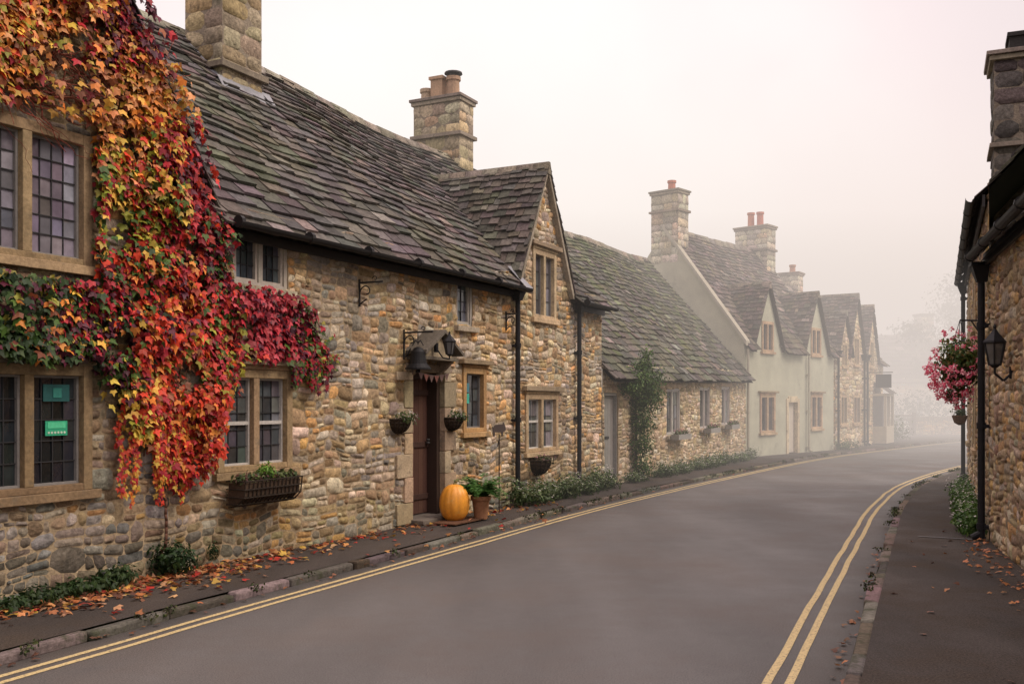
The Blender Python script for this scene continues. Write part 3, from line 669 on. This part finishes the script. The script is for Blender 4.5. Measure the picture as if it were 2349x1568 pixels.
while cnt<20000:
    x=R.uniform(-7.6,-1.6);z=R.uniform(.8,6.6)
    if x<-6.3 and R.random()<.6: continue
    ex=x+R.gauss(0,.045);ez=z+R.gauss(0,.045)
    if not inpoly(ex,ez,poly): continue
    if -8<x<-4.98+.05*noise.noise(V(0,z*4,0)) and 2.66<z<3.97+.12*noise.noise(V(x*3,0,5)): continue
    if -8<x<-4.98 and z<2.0+.12*noise.noise(V(x*5,0,5)): continue
    nn_=noise.noise(V(x*2.4,z*2.4,4))
    if nn_<-.38 and R.random()<.85: continue
    dn=1+.9*nn_
    if 4.12<z<4.62 and -5.6<x<-4.80: dn*=.18
    if 3.93<z<4.15 and x<-4.9: dn*=.2
    if x>-2.5: dn*=.7
    if z<1.7: dn*=.8
    if R.random()>dn*.95: continue
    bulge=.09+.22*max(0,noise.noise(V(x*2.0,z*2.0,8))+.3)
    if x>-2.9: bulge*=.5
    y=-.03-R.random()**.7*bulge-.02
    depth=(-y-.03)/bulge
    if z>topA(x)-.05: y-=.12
    c=vcol(x,z); k=.42+.7*depth; c=tuple(q*k for q in c)  # crevice shade painted into leaf colour: inner leaves darker, outer ones lighter
    nr=V(R.gauss(0,.5),-1,R.gauss(.35,.5)); dw=V(R.gauss(0,.55),0,-1)
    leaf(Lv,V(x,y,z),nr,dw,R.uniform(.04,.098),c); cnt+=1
for _ in range(85):
    x=R.choice([R.uniform(-4.75,-3.65),R.uniform(-4.4,-3.7),R.uniform(-2.5,-1.85)]);
    z=R.uniform(1.2,1.7) if x<-3 else R.uniform(1.95,2.2); ln=R.uniform(.2,.6) if x<-3 else R.uniform(.1,.3); y=-R.uniform(.05,.16)
    t=0
    while t<ln:
        x+=R.gauss(0,.006); leaf(Lv,V(x+R.gauss(0,.012),y,z-t),V(R.gauss(0,.5),-1,.3),V(R.gauss(0,.4),0,-1),R.uniform(.03,.06),vary(R.choice([RD,CR,OR,YE] if x<-3 else [CR,MG,PU]),.2)); t+=.018
for _ in range(9):
    x=-1.9;z=R.uniform(2.05,2.4);dx=R.uniform(.01,.03);dz=R.uniform(-.012,.02)
    for k in range(R.randint(6,20)):
        x+=dx;z+=dz+R.gauss(0,.008); leaf(Lv,V(x,-.05,z),V(R.gauss(0,.3),-1,.3),V(R.gauss(0,.6),0,-1),R.uniform(.03,.05),vary(R.choice([MG,YG,CR]),.2))
Lv.obj('leaves',M['leaf'],vine)
St=MB()
def stem(x,z,ang,n,r,col=(.12,.06,.04)):
    pts=[];y=-.05
    for k in range(n):
        pts.append(V(x,y,z)); x+=math.cos(ang)*.06;z+=math.sin(ang)*.06;ang+=R.gauss(0,.22);y=-.06+R.gauss(0,.02)
    St.tube(pts,r,5,col,r1=r*.35)
for _ in range(120): stem(R.uniform(-6.3,-4.7),R.uniform(4.0,4.6),R.uniform(-.6,.3),R.randint(8,18),R.uniform(.003,.008),vary((.24,.07,.05),.3))
for _ in range(14): stem(R.uniform(-4.8,-3.6),R.uniform(1.0,2.0),R.uniform(1.2,2.0),14,.008)
for _ in range(10): stem(R.uniform(-3.0,-2.1),R.uniform(2.1,2.7),R.uniform(-.5,.3),12,.004)
stem(-4.2,.1,1.55,24,.018)
St.obj('stems',M['bark'],vine,smooth=True)

# ================================================================== fallen leaves
fl=MB()
LP=[(.40,.14,.05),(.50,.23,.09),(.28,.11,.05),(.55,.32,.18),(.12,.05,.03),(.5,.3,.06),(.4,.04,.03),(.2,.09,.05)]
for _ in range(1400):
    r_=R.random()
    if r_<.66: x=R.gauss(-4.7,.9);y=-.05-abs(R.gauss(0,.30))
    elif r_<.85: x=R.uniform(-6,0);y=-.05-abs(R.gauss(0,.22))
    elif r_<.93: x=R.uniform(0,3.5);y=-R.uniform(.05,.6)
    else: x=R.uniform(-6,3);y=-R.uniform(0,1.4)
    p_=local(vine,x,y,.088+R.random()*.012)
    leaf(fl,p_,V(R.gauss(0,.35),R.gauss(0,.35),1),V(R.uniform(-1,1),R.uniform(-1,1),0),R.uniform(.035,.085),vary(R.choice(LP),.25))
for _ in range(200):
    i=R.randint(20,int(len(KL)*.45)); q=KL[i]; p_=V(q.x,q.y,.02)+V(R.uniform(.0,.12),R.uniform(-.1,.1),0)
    leaf(fl,p_,V(R.gauss(0,.3),R.gauss(0,.3),1),V(R.uniform(-1,1),R.uniform(-1,1),0),R.uniform(.03,.06),vary(R.choice([(.30,.12,.05),(.2,.09,.05),(.1,.05,.03)]),.25))
for _ in range(110):
    i=R.randint(22,70); q=KR[i]; d=R.choice([R.uniform(-.1,0),R.uniform(-.1,0),R.uniform(.2,1.2)]) ; z=.02 if d<0 else .085
    leaf(fl,V(q.x+d,q.y+R.uniform(-.1,.1),z),V(R.gauss(0,.3),R.gauss(0,.3),1),V(R.uniform(-1,1),R.uniform(-1,1),0),R.uniform(.03,.065),vary(R.choice([(.34,.14,.06),(.15,.07,.04),(.2,.09,.05)]),.25))
for _ in range(110):
    p_=local(H.e,R.uniform(0,4),-abs(R.gauss(0,.18))-.05,.095); leaf(fl,p_,V(R.gauss(0,.3),R.gauss(0,.3),1),rdir(),R.uniform(.03,.07),vary((.4,.16,.06),.3))
fl.obj('fallen_leaves',M['leaf'])
ms=MB()
for _ in range(110):
    s_,K_=(R.choice([(0,KL),(1,KR)])); i=R.randint(25,int(len(K_)*.5)); q=K_[i]
    cloud(ms,(q.x,q.y,.03),(R.uniform(.03,.14),R.uniform(.03,.14),.03),R.randint(15,60),.03,[(.05,.08,.02),(.09,.11,.03),(.04,.05,.02),(.06,.045,.03)])
ms.obj('gutter_weeds',M['leaf'])

# ================================================================== verge planting
def border(name,e,x0,x1,dep,hgt,dens,flowers=True,pal=GR):
    mb=MB();fb=MB();x=x0;en=empty(name)
    while x<x1:
        h=hgt*R.uniform(.45,1.2); w=R.uniform(.12,.25)
        c=local(e,x,-R.uniform(.1,dep),.08+h*.5); cloud(mb,c,(w,w,h*.6),int(dens*R.uniform(.7,1.3)),.055,pal,shell=.2)
        if flowers:
            for _ in range(R.randint(3,16)):
                d=rdir();d.z=abs(d.z); q=c+V(d.x*w,d.y*w,d.z*h*.62); leaf(fb,q,V(0,0,1)+rdir()*.6,rdir(),.028,(.7,.67,.62),'oval');leaf(fb,q,V(0,0,1)+rdir()*.6,rdir(),.028,(.7,.67,.62),'oval')
        x+=w*.6
    mb.obj('foliage',M['leaf'],en);fb.obj('blossom',M['flower'],en)
GP=[(.09,.14,.05),(.13,.18,.07),(.06,.10,.03),(.16,.20,.09)]
border('flowering_border',A.e,2.55,6.6,.45,.36,170,pal=GP)
border('flowering_border',B.e,1.0,1.6,.3,.25,100,pal=GP)
border('flowering_border',B.e,2.6,11.0,.4,.28,100,pal=GP)
border('flowering_border',Dh.e,-.3,1.2,.4,.35,60,False,GP)
border('ivy_border',G.e,2.4,8.8,.22,.28,150,True,[(.06,.13,.025),(.10,.19,.04)])
border('ivy_border',A.e,-5.9,-4.7,.18,.16,170,False,[(.025,.05,.015),(.04,.07,.02)])
b=MB();cloud(b,local(A.e,-4.2,-.16,.24),(.26,.15,.17),900,.05,[(.02,.05,.015),(.035,.07,.02)],shell=.2);cloud(b,local(A.e,-3.62,-.1,.24),(.06,.06,.09),120,.03,[(.02,.05,.015)]);b.obj('low_shrub',M['leaf'])
cs=empty('climbing_shrub');b=MB()
for x,z,rx,rz,n in ((1.65,.3,.30,.35,800),(1.65,.8,.30,.4,800),(1.65,1.25,.34,.4,900),(1.65,1.75,.52,.45,1500),(1.35,2.1,.5,.3,1000),(1.9,2.15,.5,.38,1100),(2.2,1.8,.38,.38,700),(1.0,1.95,.36,.2,400),(1.95,2.6,.2,.25,250),(1.7,2.42,.3,.2,300)):
    cloud(b,local(B.e,x,-.2,z),(rx,.26,rz),n,.055,[(.05,.11,.02),(.08,.15,.03),(.035,.075,.015),(.13,.19,.045)],shell=.25)
b.obj('foliage',M['leaf'],cs)
b=MB();b.tube([local(B.e,1.65,-.08,.0),local(B.e,1.67,-.07,.8),local(B.e,1.63,-.08,1.5),local(B.e,1.7,-.08,2.3)],.035,7,(.1,.07,.05),.015);b.obj('trunk',M['bark'],cs,smooth=True)

# ================================================================== baskets
def wall_basket(name,e,x,z,w=.36,flow=None,grow=None):
    en=empty(name);c=local(e,x,-.16,z);mb=MB()
    n=9
    for k in range(n):
        a=math.pi*k/(n-1);pts=[]
        for j in range(6):
            t=j/5*math.pi/2; r_=math.cos(t)
            pts.append(local(e,x-math.cos(a)*w/2*r_,-.04-math.sin(a)*w*.45*r_,z-math.sin(t)*w*.5))
        mb.tube(pts,.008,5,(.03,.022,.016))
    for j in range(6):
        t=j/6*math.pi/2;r_=math.cos(t);pts=[local(e,x-math.cos(math.pi*k/10)*w/2*r_,-.04-math.sin(math.pi*k/10)*w*.45*r_,z-math.sin(t)*w*.5) for k in range(11)]
        mb.tube(pts,.012 if j==0 else .006,5,(.03,.022,.016))
    vs=[];K=11
    for j in range(6):
        t=j/5*math.pi/2;r_=math.cos(t)*.95
        for k in range(K): a=math.pi*k/(K-1);vs.append(local(e,x-math.cos(a)*w/2*r_,-.04-math.sin(a)*w*.45*r_,z-math.sin(t)*w*.47))
    mb.add(vs,[(j*K+k,j*K+k+1,(j+1)*K+k+1,(j+1)*K+k) for j in range(5) for k in range(K-1)],(.065,.045,.03))
    mb.obj('basket',M['bark'],en)
    lb=MB();cloud(lb,(c.x,c.y,z+.03),(w*.42,w*.36,.09),160,.055,grow or GP,shell=.1);lb.obj('plants',M['leaf'],en)
    if flow:
        fb=MB();cloud(fb,(c.x,c.y,z+.05),(w*.45,w*.4,.09),60,.03,flow,shell=.8);fb.obj('flowers',M['flower'],en)
wall_basket('wall_flower_basket',A.e,-.34,1.44,.36,[(.6,.55,.5)])
wall_basket('wall_flower_basket',A.e,.98,1.44,.36,[(.6,.55,.5)])
wall_basket('wall_flower_basket',A.e,3.72,.72,.5,[(.6,.3,.35)],[(.10,.12,.05),(.14,.12,.07)])
tr=empty('window_trough');b=MB()
for k in range(15):
    x=-3.40+k*.061; b.tube([local(A.e,x,-.09,.62),local(A.e,x,-.20,.64),local(A.e,x,-.29,.72),local(A.e,x,-.31,.88)],.007,5,(.03,.022,.016))
for z_,y_ in ((.88,-.31),(.8,-.305),(.72,-.29),(.65,-.22)): b.tube([local(A.e,-3.41,-.07,z_),local(A.e,-3.41,y_,z_),local(A.e,-2.54,y_,z_),local(A.e,-2.54,-.07,z_)],.008,5,(.03,.022,.016))
q=[local(A.e,xx,yy,zz) for xx in (-3.39,-2.56) for yy,zz in ((-.08,.86),(-.08,.64),(-.19,.66),(-.28,.73),(-.295,.86))]
b.add(q,[(0,1,2,3,4),(5,6,7,8,9),(0,1,6,5),(1,2,7,6),(2,3,8,7),(3,4,9,8),(0,4,9,5)],(.07,.045,.03));b.obj('basket',M['bark'],tr)
b=MB()
for k in range(9): cloud(b,local(A.e,-3.35+k*.095,-.2,.91),(.09,.1,.07),110,.05,[(.09,.13,.04),(.14,.17,.06),(.13,.06,.05),(.05,.08,.03)],shell=.1)
cloud(b,local(A.e,-2.98,-.2,.98),(.1,.08,.1),120,.09,[(.12,.24,.03),(.16,.3,.04)],'blade',.1);b.obj('plants',M['leaf'],tr)
for a_,b_,z0,_z in BW:
    f=MB()
    for k in range(6): cloud(f,local(B.e,a_-6.64+.1+k*.15,-.2,z0+.06),(.1,.12,.08),90,.04,GP,shell=.1);cloud(f,local(B.e,a_-6.64+.1+k*.15,-.2,z0+.08),(.1,.13,.09),26,.03,[(.5,.12,.2),(.6,.4,.4)])
    f.obj('window_box_plants',M['leaf'])

hb=empty('hanging_flower_basket');hc=V(5.60,12.45,2.10)
b=MB();b.lathe([(.02,-.24),(.13,-.2),(.19,-.1),(.21,0),(.2,.01)],(hc.x,hc.y,hc.z-.02),16,(.03,.025,.02));b.obj('basket',M['bark'],hb)
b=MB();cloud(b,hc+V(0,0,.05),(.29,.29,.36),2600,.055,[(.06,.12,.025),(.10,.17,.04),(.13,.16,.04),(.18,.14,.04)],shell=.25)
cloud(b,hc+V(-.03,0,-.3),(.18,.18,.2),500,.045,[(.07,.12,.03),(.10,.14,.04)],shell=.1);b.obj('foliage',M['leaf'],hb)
b=MB();PKs=[(.88,.20,.32),(.90,.38,.46),(.82,.10,.20),(.92,.58,.60)]
for _ in range(170):
    d=rdir(); 
    if R.random()<.5: d.z=-abs(d.z)*.8; d.x=-abs(d.x); d.normalize()
    k=R.uniform(.95,1.28);p_=hc+V(d.x*.32*k,d.y*.32*k,d.z*.41*k)
    for _q in range(15):
        dd=rdir(); leaf(b,p_+dd*.025,dd,rdir(),R.uniform(.025,.042),vary(R.choice(PKs),.12),'oval')
b.obj('flowers',M['flower'],hb)
b=MB();wp=V(5.88,12.3,2.66)
b.tube([wp,hc+V(0,0,.58)],.012,6);b.tube([wp+V(0,0,-.3),wp.lerp(hc+V(0,0,.58),.6)],.009,6)
for k in range(3): a=k*2.1;b.tube([hc+V(0,0,.58),hc+V(.19*math.cos(a),.19*math.sin(a),0)],.004,4)
b.obj('bracket',M['iron'],hb)
hb2=empty('hanging_flower_basket');c2=V(7.78,17.3,1.42);b=MB();b.lathe([(.02,-.16),(.09,-.12),(.13,0),(.12,.01)],c2,12,(.12,.07,.04));b.tube([c2+V(0,0,.4),c2+V(.35,-.15,.4)],.01,5);b.tube([c2+V(0,0,.4),c2+V(.1,0,0)],.004,4);b.tube([c2+V(0,0,.4),c2+V(-.1,0,0)],.004,4);b.obj('basket',M['bark'],hb2)
b=MB();cloud(b,c2+V(0,0,.06),(.15,.15,.12),250,.04,GR,shell=.2);b.obj('foliage',M['leaf'],hb2)

# ================================================================== pumpkin, pot, fern, stake sign
pk=empty('pumpkin',(-.76,13.15,.085));b=MB();prof=[]
for k in range(19):
    t=k/18*math.pi; r_=.205*math.sin(t)**.78*(1-.036*(1-math.cos(t))); prof.append((max(r_,.012),.245-.245*math.cos(t)))
b.lathe(prof,(0,0,0),72,(.74,.31,.035),fn=lambda t:.97+.045*abs(math.cos(t*6))**.6);b.obj('body',M['pumpkin'],pk,smooth=True)
b=MB();b.tube([(0,0,.47),(.01,0,.51),(.035,.01,.54)],.028,8,(.2,.17,.07),.018);b.obj('stalk',M['bark'],pk,smooth=True)
pt=empty('potted_fern',(-.42,13.42,.085));b=MB();b.lathe([(.085,0),(.09,.02),(.118,.25),(.135,.255),(.138,.31),(.122,.31),(.118,.27),(.02,.26)],(0,0,0),24,(.34,.17,.09));b.obj('pot',M['terracotta'],pt,smooth=False)
b=MB()
for k in range(56):
    a=R.uniform(0,6.283);ln=R.uniform(.38,.56);up=R.uniform(.5,1.2)
    for q in range(18):
        t=q/17; p_=V(math.cos(a)*ln*t*(1.1-up*.4),math.sin(a)*ln*t*(1.1-up*.4),.30+ln*(up*1.1*t-.7*t*t))
        for sg in (-1,1):
            leaf(b,p_,V(0,0,1)+rdir()*.3,V(-math.sin(a)*sg,math.cos(a)*sg,-.15),.10*(1-t*.75)+.012,vary(R.choice([(.06,.16,.035),(.10,.22,.05)]),.2),'oval')
b.obj('fronds',M['leaf'],pt)
sg_=empty('pig_garden_stake',tuple(local(A.e,1.72,-.40,.08)),th(63));b=MB()
b.cyl((0,0,0),(0,0,1.12),.008,n=6,col=(.04,.03,.025))
pig=[(-.16,0),(-.15,-.045),(-.12,-.05),(-.11,-.0),(.05,-.005),(.06,-.05),(.09,-.05),(.1,0),(.14,.005),(.165,.03),(.16,.055),(.13,.09),(.11,.115),(.09,.09),(-.10,.09),(-.15,.06),(-.175,.07),(-.16,.04)]
n=len(pig);b.add([(x*1.2,-.004,1.15+z*1.2) for x,z in pig]+[(x*1.2,.004,1.15+z*1.2) for x,z in pig],[tuple(range(n)),tuple(range(n,2*n))[::-1]]+[(i,(i+1)%n,n+(i+1)%n,n+i) for i in range(n)],(.06,.045,.04))
for k in range(6): b.tube([(0,0,1.06),(math.cos(k)*.04,.01,.98-k*.01)],.003,4)
b.obj('stake',M['iron'],sg_)
dm=MB();q=[local(A.e,a,b_,.092) for a,b_ in ((.1,-.24),(1.0,-.24),(1.0,-.62),(.1,-.62))];dm.add(q+[x+V(0,0,.012) for x in q],[(0,1,2,3),(4,5,6,7),(0,1,5,4),(1,2,6,5),(2,3,7,6),(3,0,4,7)],(.12,.06,.035));dm.obj('doormat',M['bark'])

# ================================================================== brackets, bell sign, lanterns
def scroll(b,e,x,z,L_,h):
    b.tube([local(e,x,-.03,z-h),local(e,x,-.03,z+.04)],.014,6);b.tube([local(e,x,-.03,z),local(e,x,-L_,z)],.012,6)
    pts=[];
    for k in range(16):
        t=k/15; a=t*4.7; r_=.09*(1-t*.75); pts.append(local(e,x,-.13+math.cos(a)*r_,z-.11+math.sin(a)*r_))
    b.tube(pts,.008,5); b.tube([local(e,x,-.03,z-h+.02),local(e,x,-.09,z-h+.06),local(e,x,-.13,z-.2)],.008,5)
    pts=[local(e,x,-L_*.7+math.cos(k*.5)*.035*(1-k/16),z+.04+math.sin(k*.5)*.035*(1-k/16)) for k in range(12)];b.tube(pts,.006,5)
wb=empty('wrought_iron_bracket');b=MB();scroll(b,A.e,-1.14,3.07,.36,.28);b.obj('bracket',M['iron'],wb)
wb=empty('wrought_iron_bracket');b=MB();scroll(b,A.e,2.65,3.0,.2,.25);b.obj('bracket',M['iron'],wb)
bs=empty('hanging_bell_sign');b=MB();scroll(b,A.e,-.18,2.54,.46,.34);bp=local(A.e,-.18,-.24,0)
b.tube([V(bp.x,bp.y,2.54),V(bp.x,bp.y,2.38)],.006,5);b.lathe([(.165,0),(.162,.02),(.115,.07),(.098,.15),(.088,.22),(.052,.27),(.015,.285)],(bp.x,bp.y,2.07),20,(.008,.008,.009))
b.lathe([(.03,-.03),(.03,.0),(.01,.03)],(bp.x,bp.y,2.06),10,(.012,.012,.014))
for k in (-1,1): b.tube([V(bp.x+.07*k,bp.y,2.37),V(bp.x+.03*k,bp.y,2.44),V(bp.x,bp.y,2.40)],.007,5)
b.obj('bell',M['iron'],bs)
def lantern(name,p_,wall,s=1.0):
    e=empty(name);b=MB();g=MB();x,y,z=p_
    K=6
    def ring(r,zz): return [V(x+r*s*math.cos(k*2*math.pi/K),y+r*s*math.sin(k*2*math.pi/K),z+zz*s) for k in range(K)]
    r0=ring(.055,0);r1=ring(.095,.2)
    for k in range(K): b.tube([r0[k],r1[k]],.008*s,5);b.tube([r0[k],r0[(k+1)%K]],.008*s,5);b.tube([r1[k],r1[(k+1)%K]],.01*s,5)
    i0=ring(.05,.002);i1=ring(.09,.198);g.add(i0+i1,[(k,(k+1)%K,K+(k+1)%K,K+k) for k in range(K)],(.10,.10,.10))
    b.lathe([(.11*s,.2*s),(.105*s,.215*s),(.045*s,.28*s),(.03*s,.3*s),(.012*s,.33*s),(.018*s,.345*s),(.004*s,.37*s)],(x,y,z),6,(.012,.012,.014));b.lathe([(.02*s,-.03*s),(.055*s,0)],(x,y,z),6,(.012,.012,.014))
    w=Vector(wall);b.tube([V(x,y,z-.02*s),V(x,y,z-.08*s),V(x,y,z-.02*s).lerp(w,.5)+V(0,0,-.1*s),w],.011*s,6);b.lathe([(.03,-.06),(.03,.06)],w,8,(.012,.012,.014))
    b.obj('frame',M['iron'],e);g.obj('glass_panes',M['glass'],e)
lantern('wall_lantern',tuple(local(A.e,.16,-.50,2.27)),local(A.e,.16,-.30,2.36),.80)
lantern('wall_lantern',(4.84,9.98,2.03),(5.0,9.95,1.95),1.1)
bt=MB();pts=[local(A.e,.05+.13*k,-.10,2.05-.04*math.sin(k/6*math.pi)) for k in range(7)];bt.tube(pts,.003,4,(.3,.25,.2))
for k in range(6):
    a=pts[k];c=pts[k+1];mid=(a+c)/2;bt.add([a,c,mid+V(0,0,-.10)],[(0,1,2)],R.choice([(.28,.12,.10),(.30,.24,.18),(.2,.13,.12)]))
bt.obj('bunting',M['flower'])

# ================================================================== far things in the mist
def tree(loc,h,cr,n,pal=((.05,.07,.03),(.07,.09,.035),(.10,.09,.03))):
    e=empty('tree',loc);b=MB();lf=MB();b.tube([V(0,0,0),V(.1,0,h*.25),V(-.05,.1,h*.5),V(.1,0,h*.8)],.22*h/8,8,(.07,.055,.04),.06)
    for k in range(9):
        a=R.uniform(0,6.28);z=h*R.uniform(.3,.7);p0=V(0,0,z);p1=V(math.cos(a)*cr*.75,math.sin(a)*cr*.75,z+h*R.uniform(.1,.3));b.tube([p0,p0.lerp(p1,.5)+V(0,0,.2),p1],.07,6,(.07,.055,.04),.02)
        cloud(lf,p1,(cr*.45,cr*.45,h*.15),n,.22,pal,shell=.1)
    for k in range(8): cloud(lf,V(R.gauss(0,cr*.4),R.gauss(0,cr*.4),h*R.uniform(.5,.95)),(cr*.4,cr*.4,h*.13),n,.22,pal,shell=.1)
    b.obj('trunk',M['bark'],e,smooth=True);lf.obj('crown',M['leaf'],e)
tree((25,58,0),6.5,3.5,350);tree((31,64,0),10,4.5,350);tree((21.5,66,0),6,3,300);tree((40,62,0),12,5,300);tree((15,80,0),9,4,250)
hg=MB()
for x,y,r in ((14.3,39.4,.7),(15.3,41,.9),(16.2,42.2,.8),(15,42.5,1.0)): cloud(hg,(x,y,.45),(r,r,.75),500,.12,GR,shell=.4)
hg.obj('bush',M['leaf'])
hg=MB()
for k in range(14): cloud(hg,(18+k*1.1,51+R.uniform(-.6,.6)+k*.2,1.1),(1.4,1.2,1.2+R.random()*.7),380,.18,[(.05,.08,.03),(.07,.09,.04)],shell=.4)
hg.obj('hedge',M['leaf'])
wl=empty('dry_stone_wall',(19.5,48.2,0),math.atan2(3.0,9));b=MB();c=MB()
c.box(0,10,0.03,.4,-.05,.78,(.2,.17,.13));stones(b,V(0,0.03,0),V(1,0,0),V(0,0,1),V(0,-1,0),0,10,0,lambda u:.8,[],PALR,hh=.12,ww=.3,prot=(.02,.05))
x=0
while x<10: w=R.uniform(.08,.16);b.box(x,x+w-.01,-.02,.42,.78,.78+R.uniform(.1,.2),vary((.2,.17,.13),.2),.01);x+=w
b.obj('stones',M['stone'],wl);c.obj('core',M['mortar'],wl)
gt=empty('field_gate',(16.6,46.5,0),.3);b=MB()
for x in (0,2.6): b.box(x-.07,x+.07,-.07,.07,0,1.2,(.12,.10,.08))
for k in range(5): b.box(.08,2.52,-.02,.02,.2+k*.2,.28+k*.2,(.12,.10,.08))
b.obj('gate',M['wood'],gt)

# ================================================================== mist volumes
def fog(y0,h,dens,col,x0=-80,x1=140,y1=260):
    mb=MB();mb.box(x0,x1,y0,y1,-.5-y0*.01,h,(1,1,1));m_,nt=base_mat('mist');L=nt.links.new
    o_=node(nt,'ShaderNodeOutputMaterial');a=node(nt,'ShaderNodeVolumeAbsorption');a.inputs[0].default_value=(0,0,0,1);a.inputs[1].default_value=dens
    e=node(nt,'ShaderNodeEmission');e.inputs[0].default_value=(*col,1);e.inputs[1].default_value=dens  # mist brightness put in as emission instead of scattered light
    s_=node(nt,'ShaderNodeAddShader');L(a.outputs[0],s_.inputs[0]);L(e.outputs[0],s_.inputs[1]);L(s_.outputs[0],o_.inputs['Volume'])
    return mb.obj('mist',m_)
fog(15,16,.008,(.94,.84,.77));fog(25,11,.021,(.86,.76,.70));fog(38,9,.028,(.64,.57,.54))

# ================================================================== sky
w=bpy.data.worlds.new('World');sc.world=w;w.use_nodes=True;nt=w.node_tree;nt.nodes.clear();L=nt.links.new
out=node(nt,'ShaderNodeOutputWorld');sun_el=th(46);sun_az=th(105)
sky=node(nt,'ShaderNodeTexSky',sky_type='NISHITA');sky.sun_disc=False;sky.sun_elevation=sun_el;sky.sun_rotation=sun_az;sky.dust_density=6;sky.air_density=1
b1=node(nt,'ShaderNodeBackground');b1.inputs[1].default_value=.05;L(sky.outputs[0],b1.inputs[0])
tc=node(nt,'ShaderNodeTexCoord')
dt=node(nt,'ShaderNodeVectorMath',operation='DOT_PRODUCT');bd=V(-.02,1,.20).normalized();dt.inputs[1].default_value=bd;L(tc.outputs['Generated'],dt.inputs[0])
nz=node(nt,'ShaderNodeTexNoise');nz.inputs['Scale'].default_value=2.6;nz.inputs['Detail'].default_value=5;L(tc.outputs['Generated'],nz.inputs['Vector'])
ad=node(nt,'ShaderNodeMath',operation='MULTIPLY_ADD');L(nz.outputs['Fac'],ad.inputs[0]);ad.inputs[1].default_value=.12;L(dt.outputs['Value'],ad.inputs[2])
r=node(nt,'ShaderNodeValToRGB');cr=r.color_ramp;cr.elements[0].position=.84;cr.elements[0].color=(.66,.54,.52,1);cr.elements[1].position=.995;cr.elements[1].color=(1.0,.925,.865,1)
e_=cr.elements.new(.925);e_.color=(.85,.70,.67,1)
mr0=node(nt,'ShaderNodeMath',operation='SUBTRACT');L(ad.outputs[0],mr0.inputs[0]);mr0.inputs[1].default_value=.055;L(mr0.outputs[0],r.inputs[0])
sx=node(nt,'ShaderNodeSeparateXYZ');L(tc.outputs['Generated'],sx.inputs[0])
mr=node(nt,'ShaderNodeMapRange');mr.interpolation_type='SMOOTHSTEP';mr.inputs[1].default_value=.40;mr.inputs[2].default_value=.9;mr.inputs[3].default_value=1.06;mr.inputs[4].default_value=3.2;L(sx.outputs['Z'],mr.inputs[0])
b2=node(nt,'ShaderNodeBackground');L(r.outputs[0],b2.inputs[0]);L(mr.outputs[0],b2.inputs[1])
as_=node(nt,'ShaderNodeAddShader');L(b1.outputs[0],as_.inputs[0]);L(b2.outputs[0],as_.inputs[1]);L(as_.outputs[0],out.inputs[0])
sl_=bpy.data.lights.new('sun','SUN');sl_.energy=1.4;sl_.angle=th(20);sl_.color=(1,.88,.74);so=bpy.data.objects.new('sun',sl_);sc.collection.objects.link(so)
sd=V(math.sin(sun_az)*math.cos(sun_el),math.cos(sun_az)*math.cos(sun_el),math.sin(sun_el));so.rotation_euler=sd.to_track_quat('Z','Y').to_euler();so.location=(10,-5,20)
sc.view_settings.view_transform='Standard';sc.view_settings.look='None';sc.view_settings.exposure=0
cam=bpy.data.cameras.new('camera');co=bpy.data.objects.new('camera',cam);sc.collection.objects.link(co);sc.camera=co
co.location=(0,0,1.65);co.rotation_euler=(th(90),0,0);cam.lens=35;cam.sensor_width=36;cam.shift_y=.0592;cam.clip_end=1500;cam.clip_start=.05
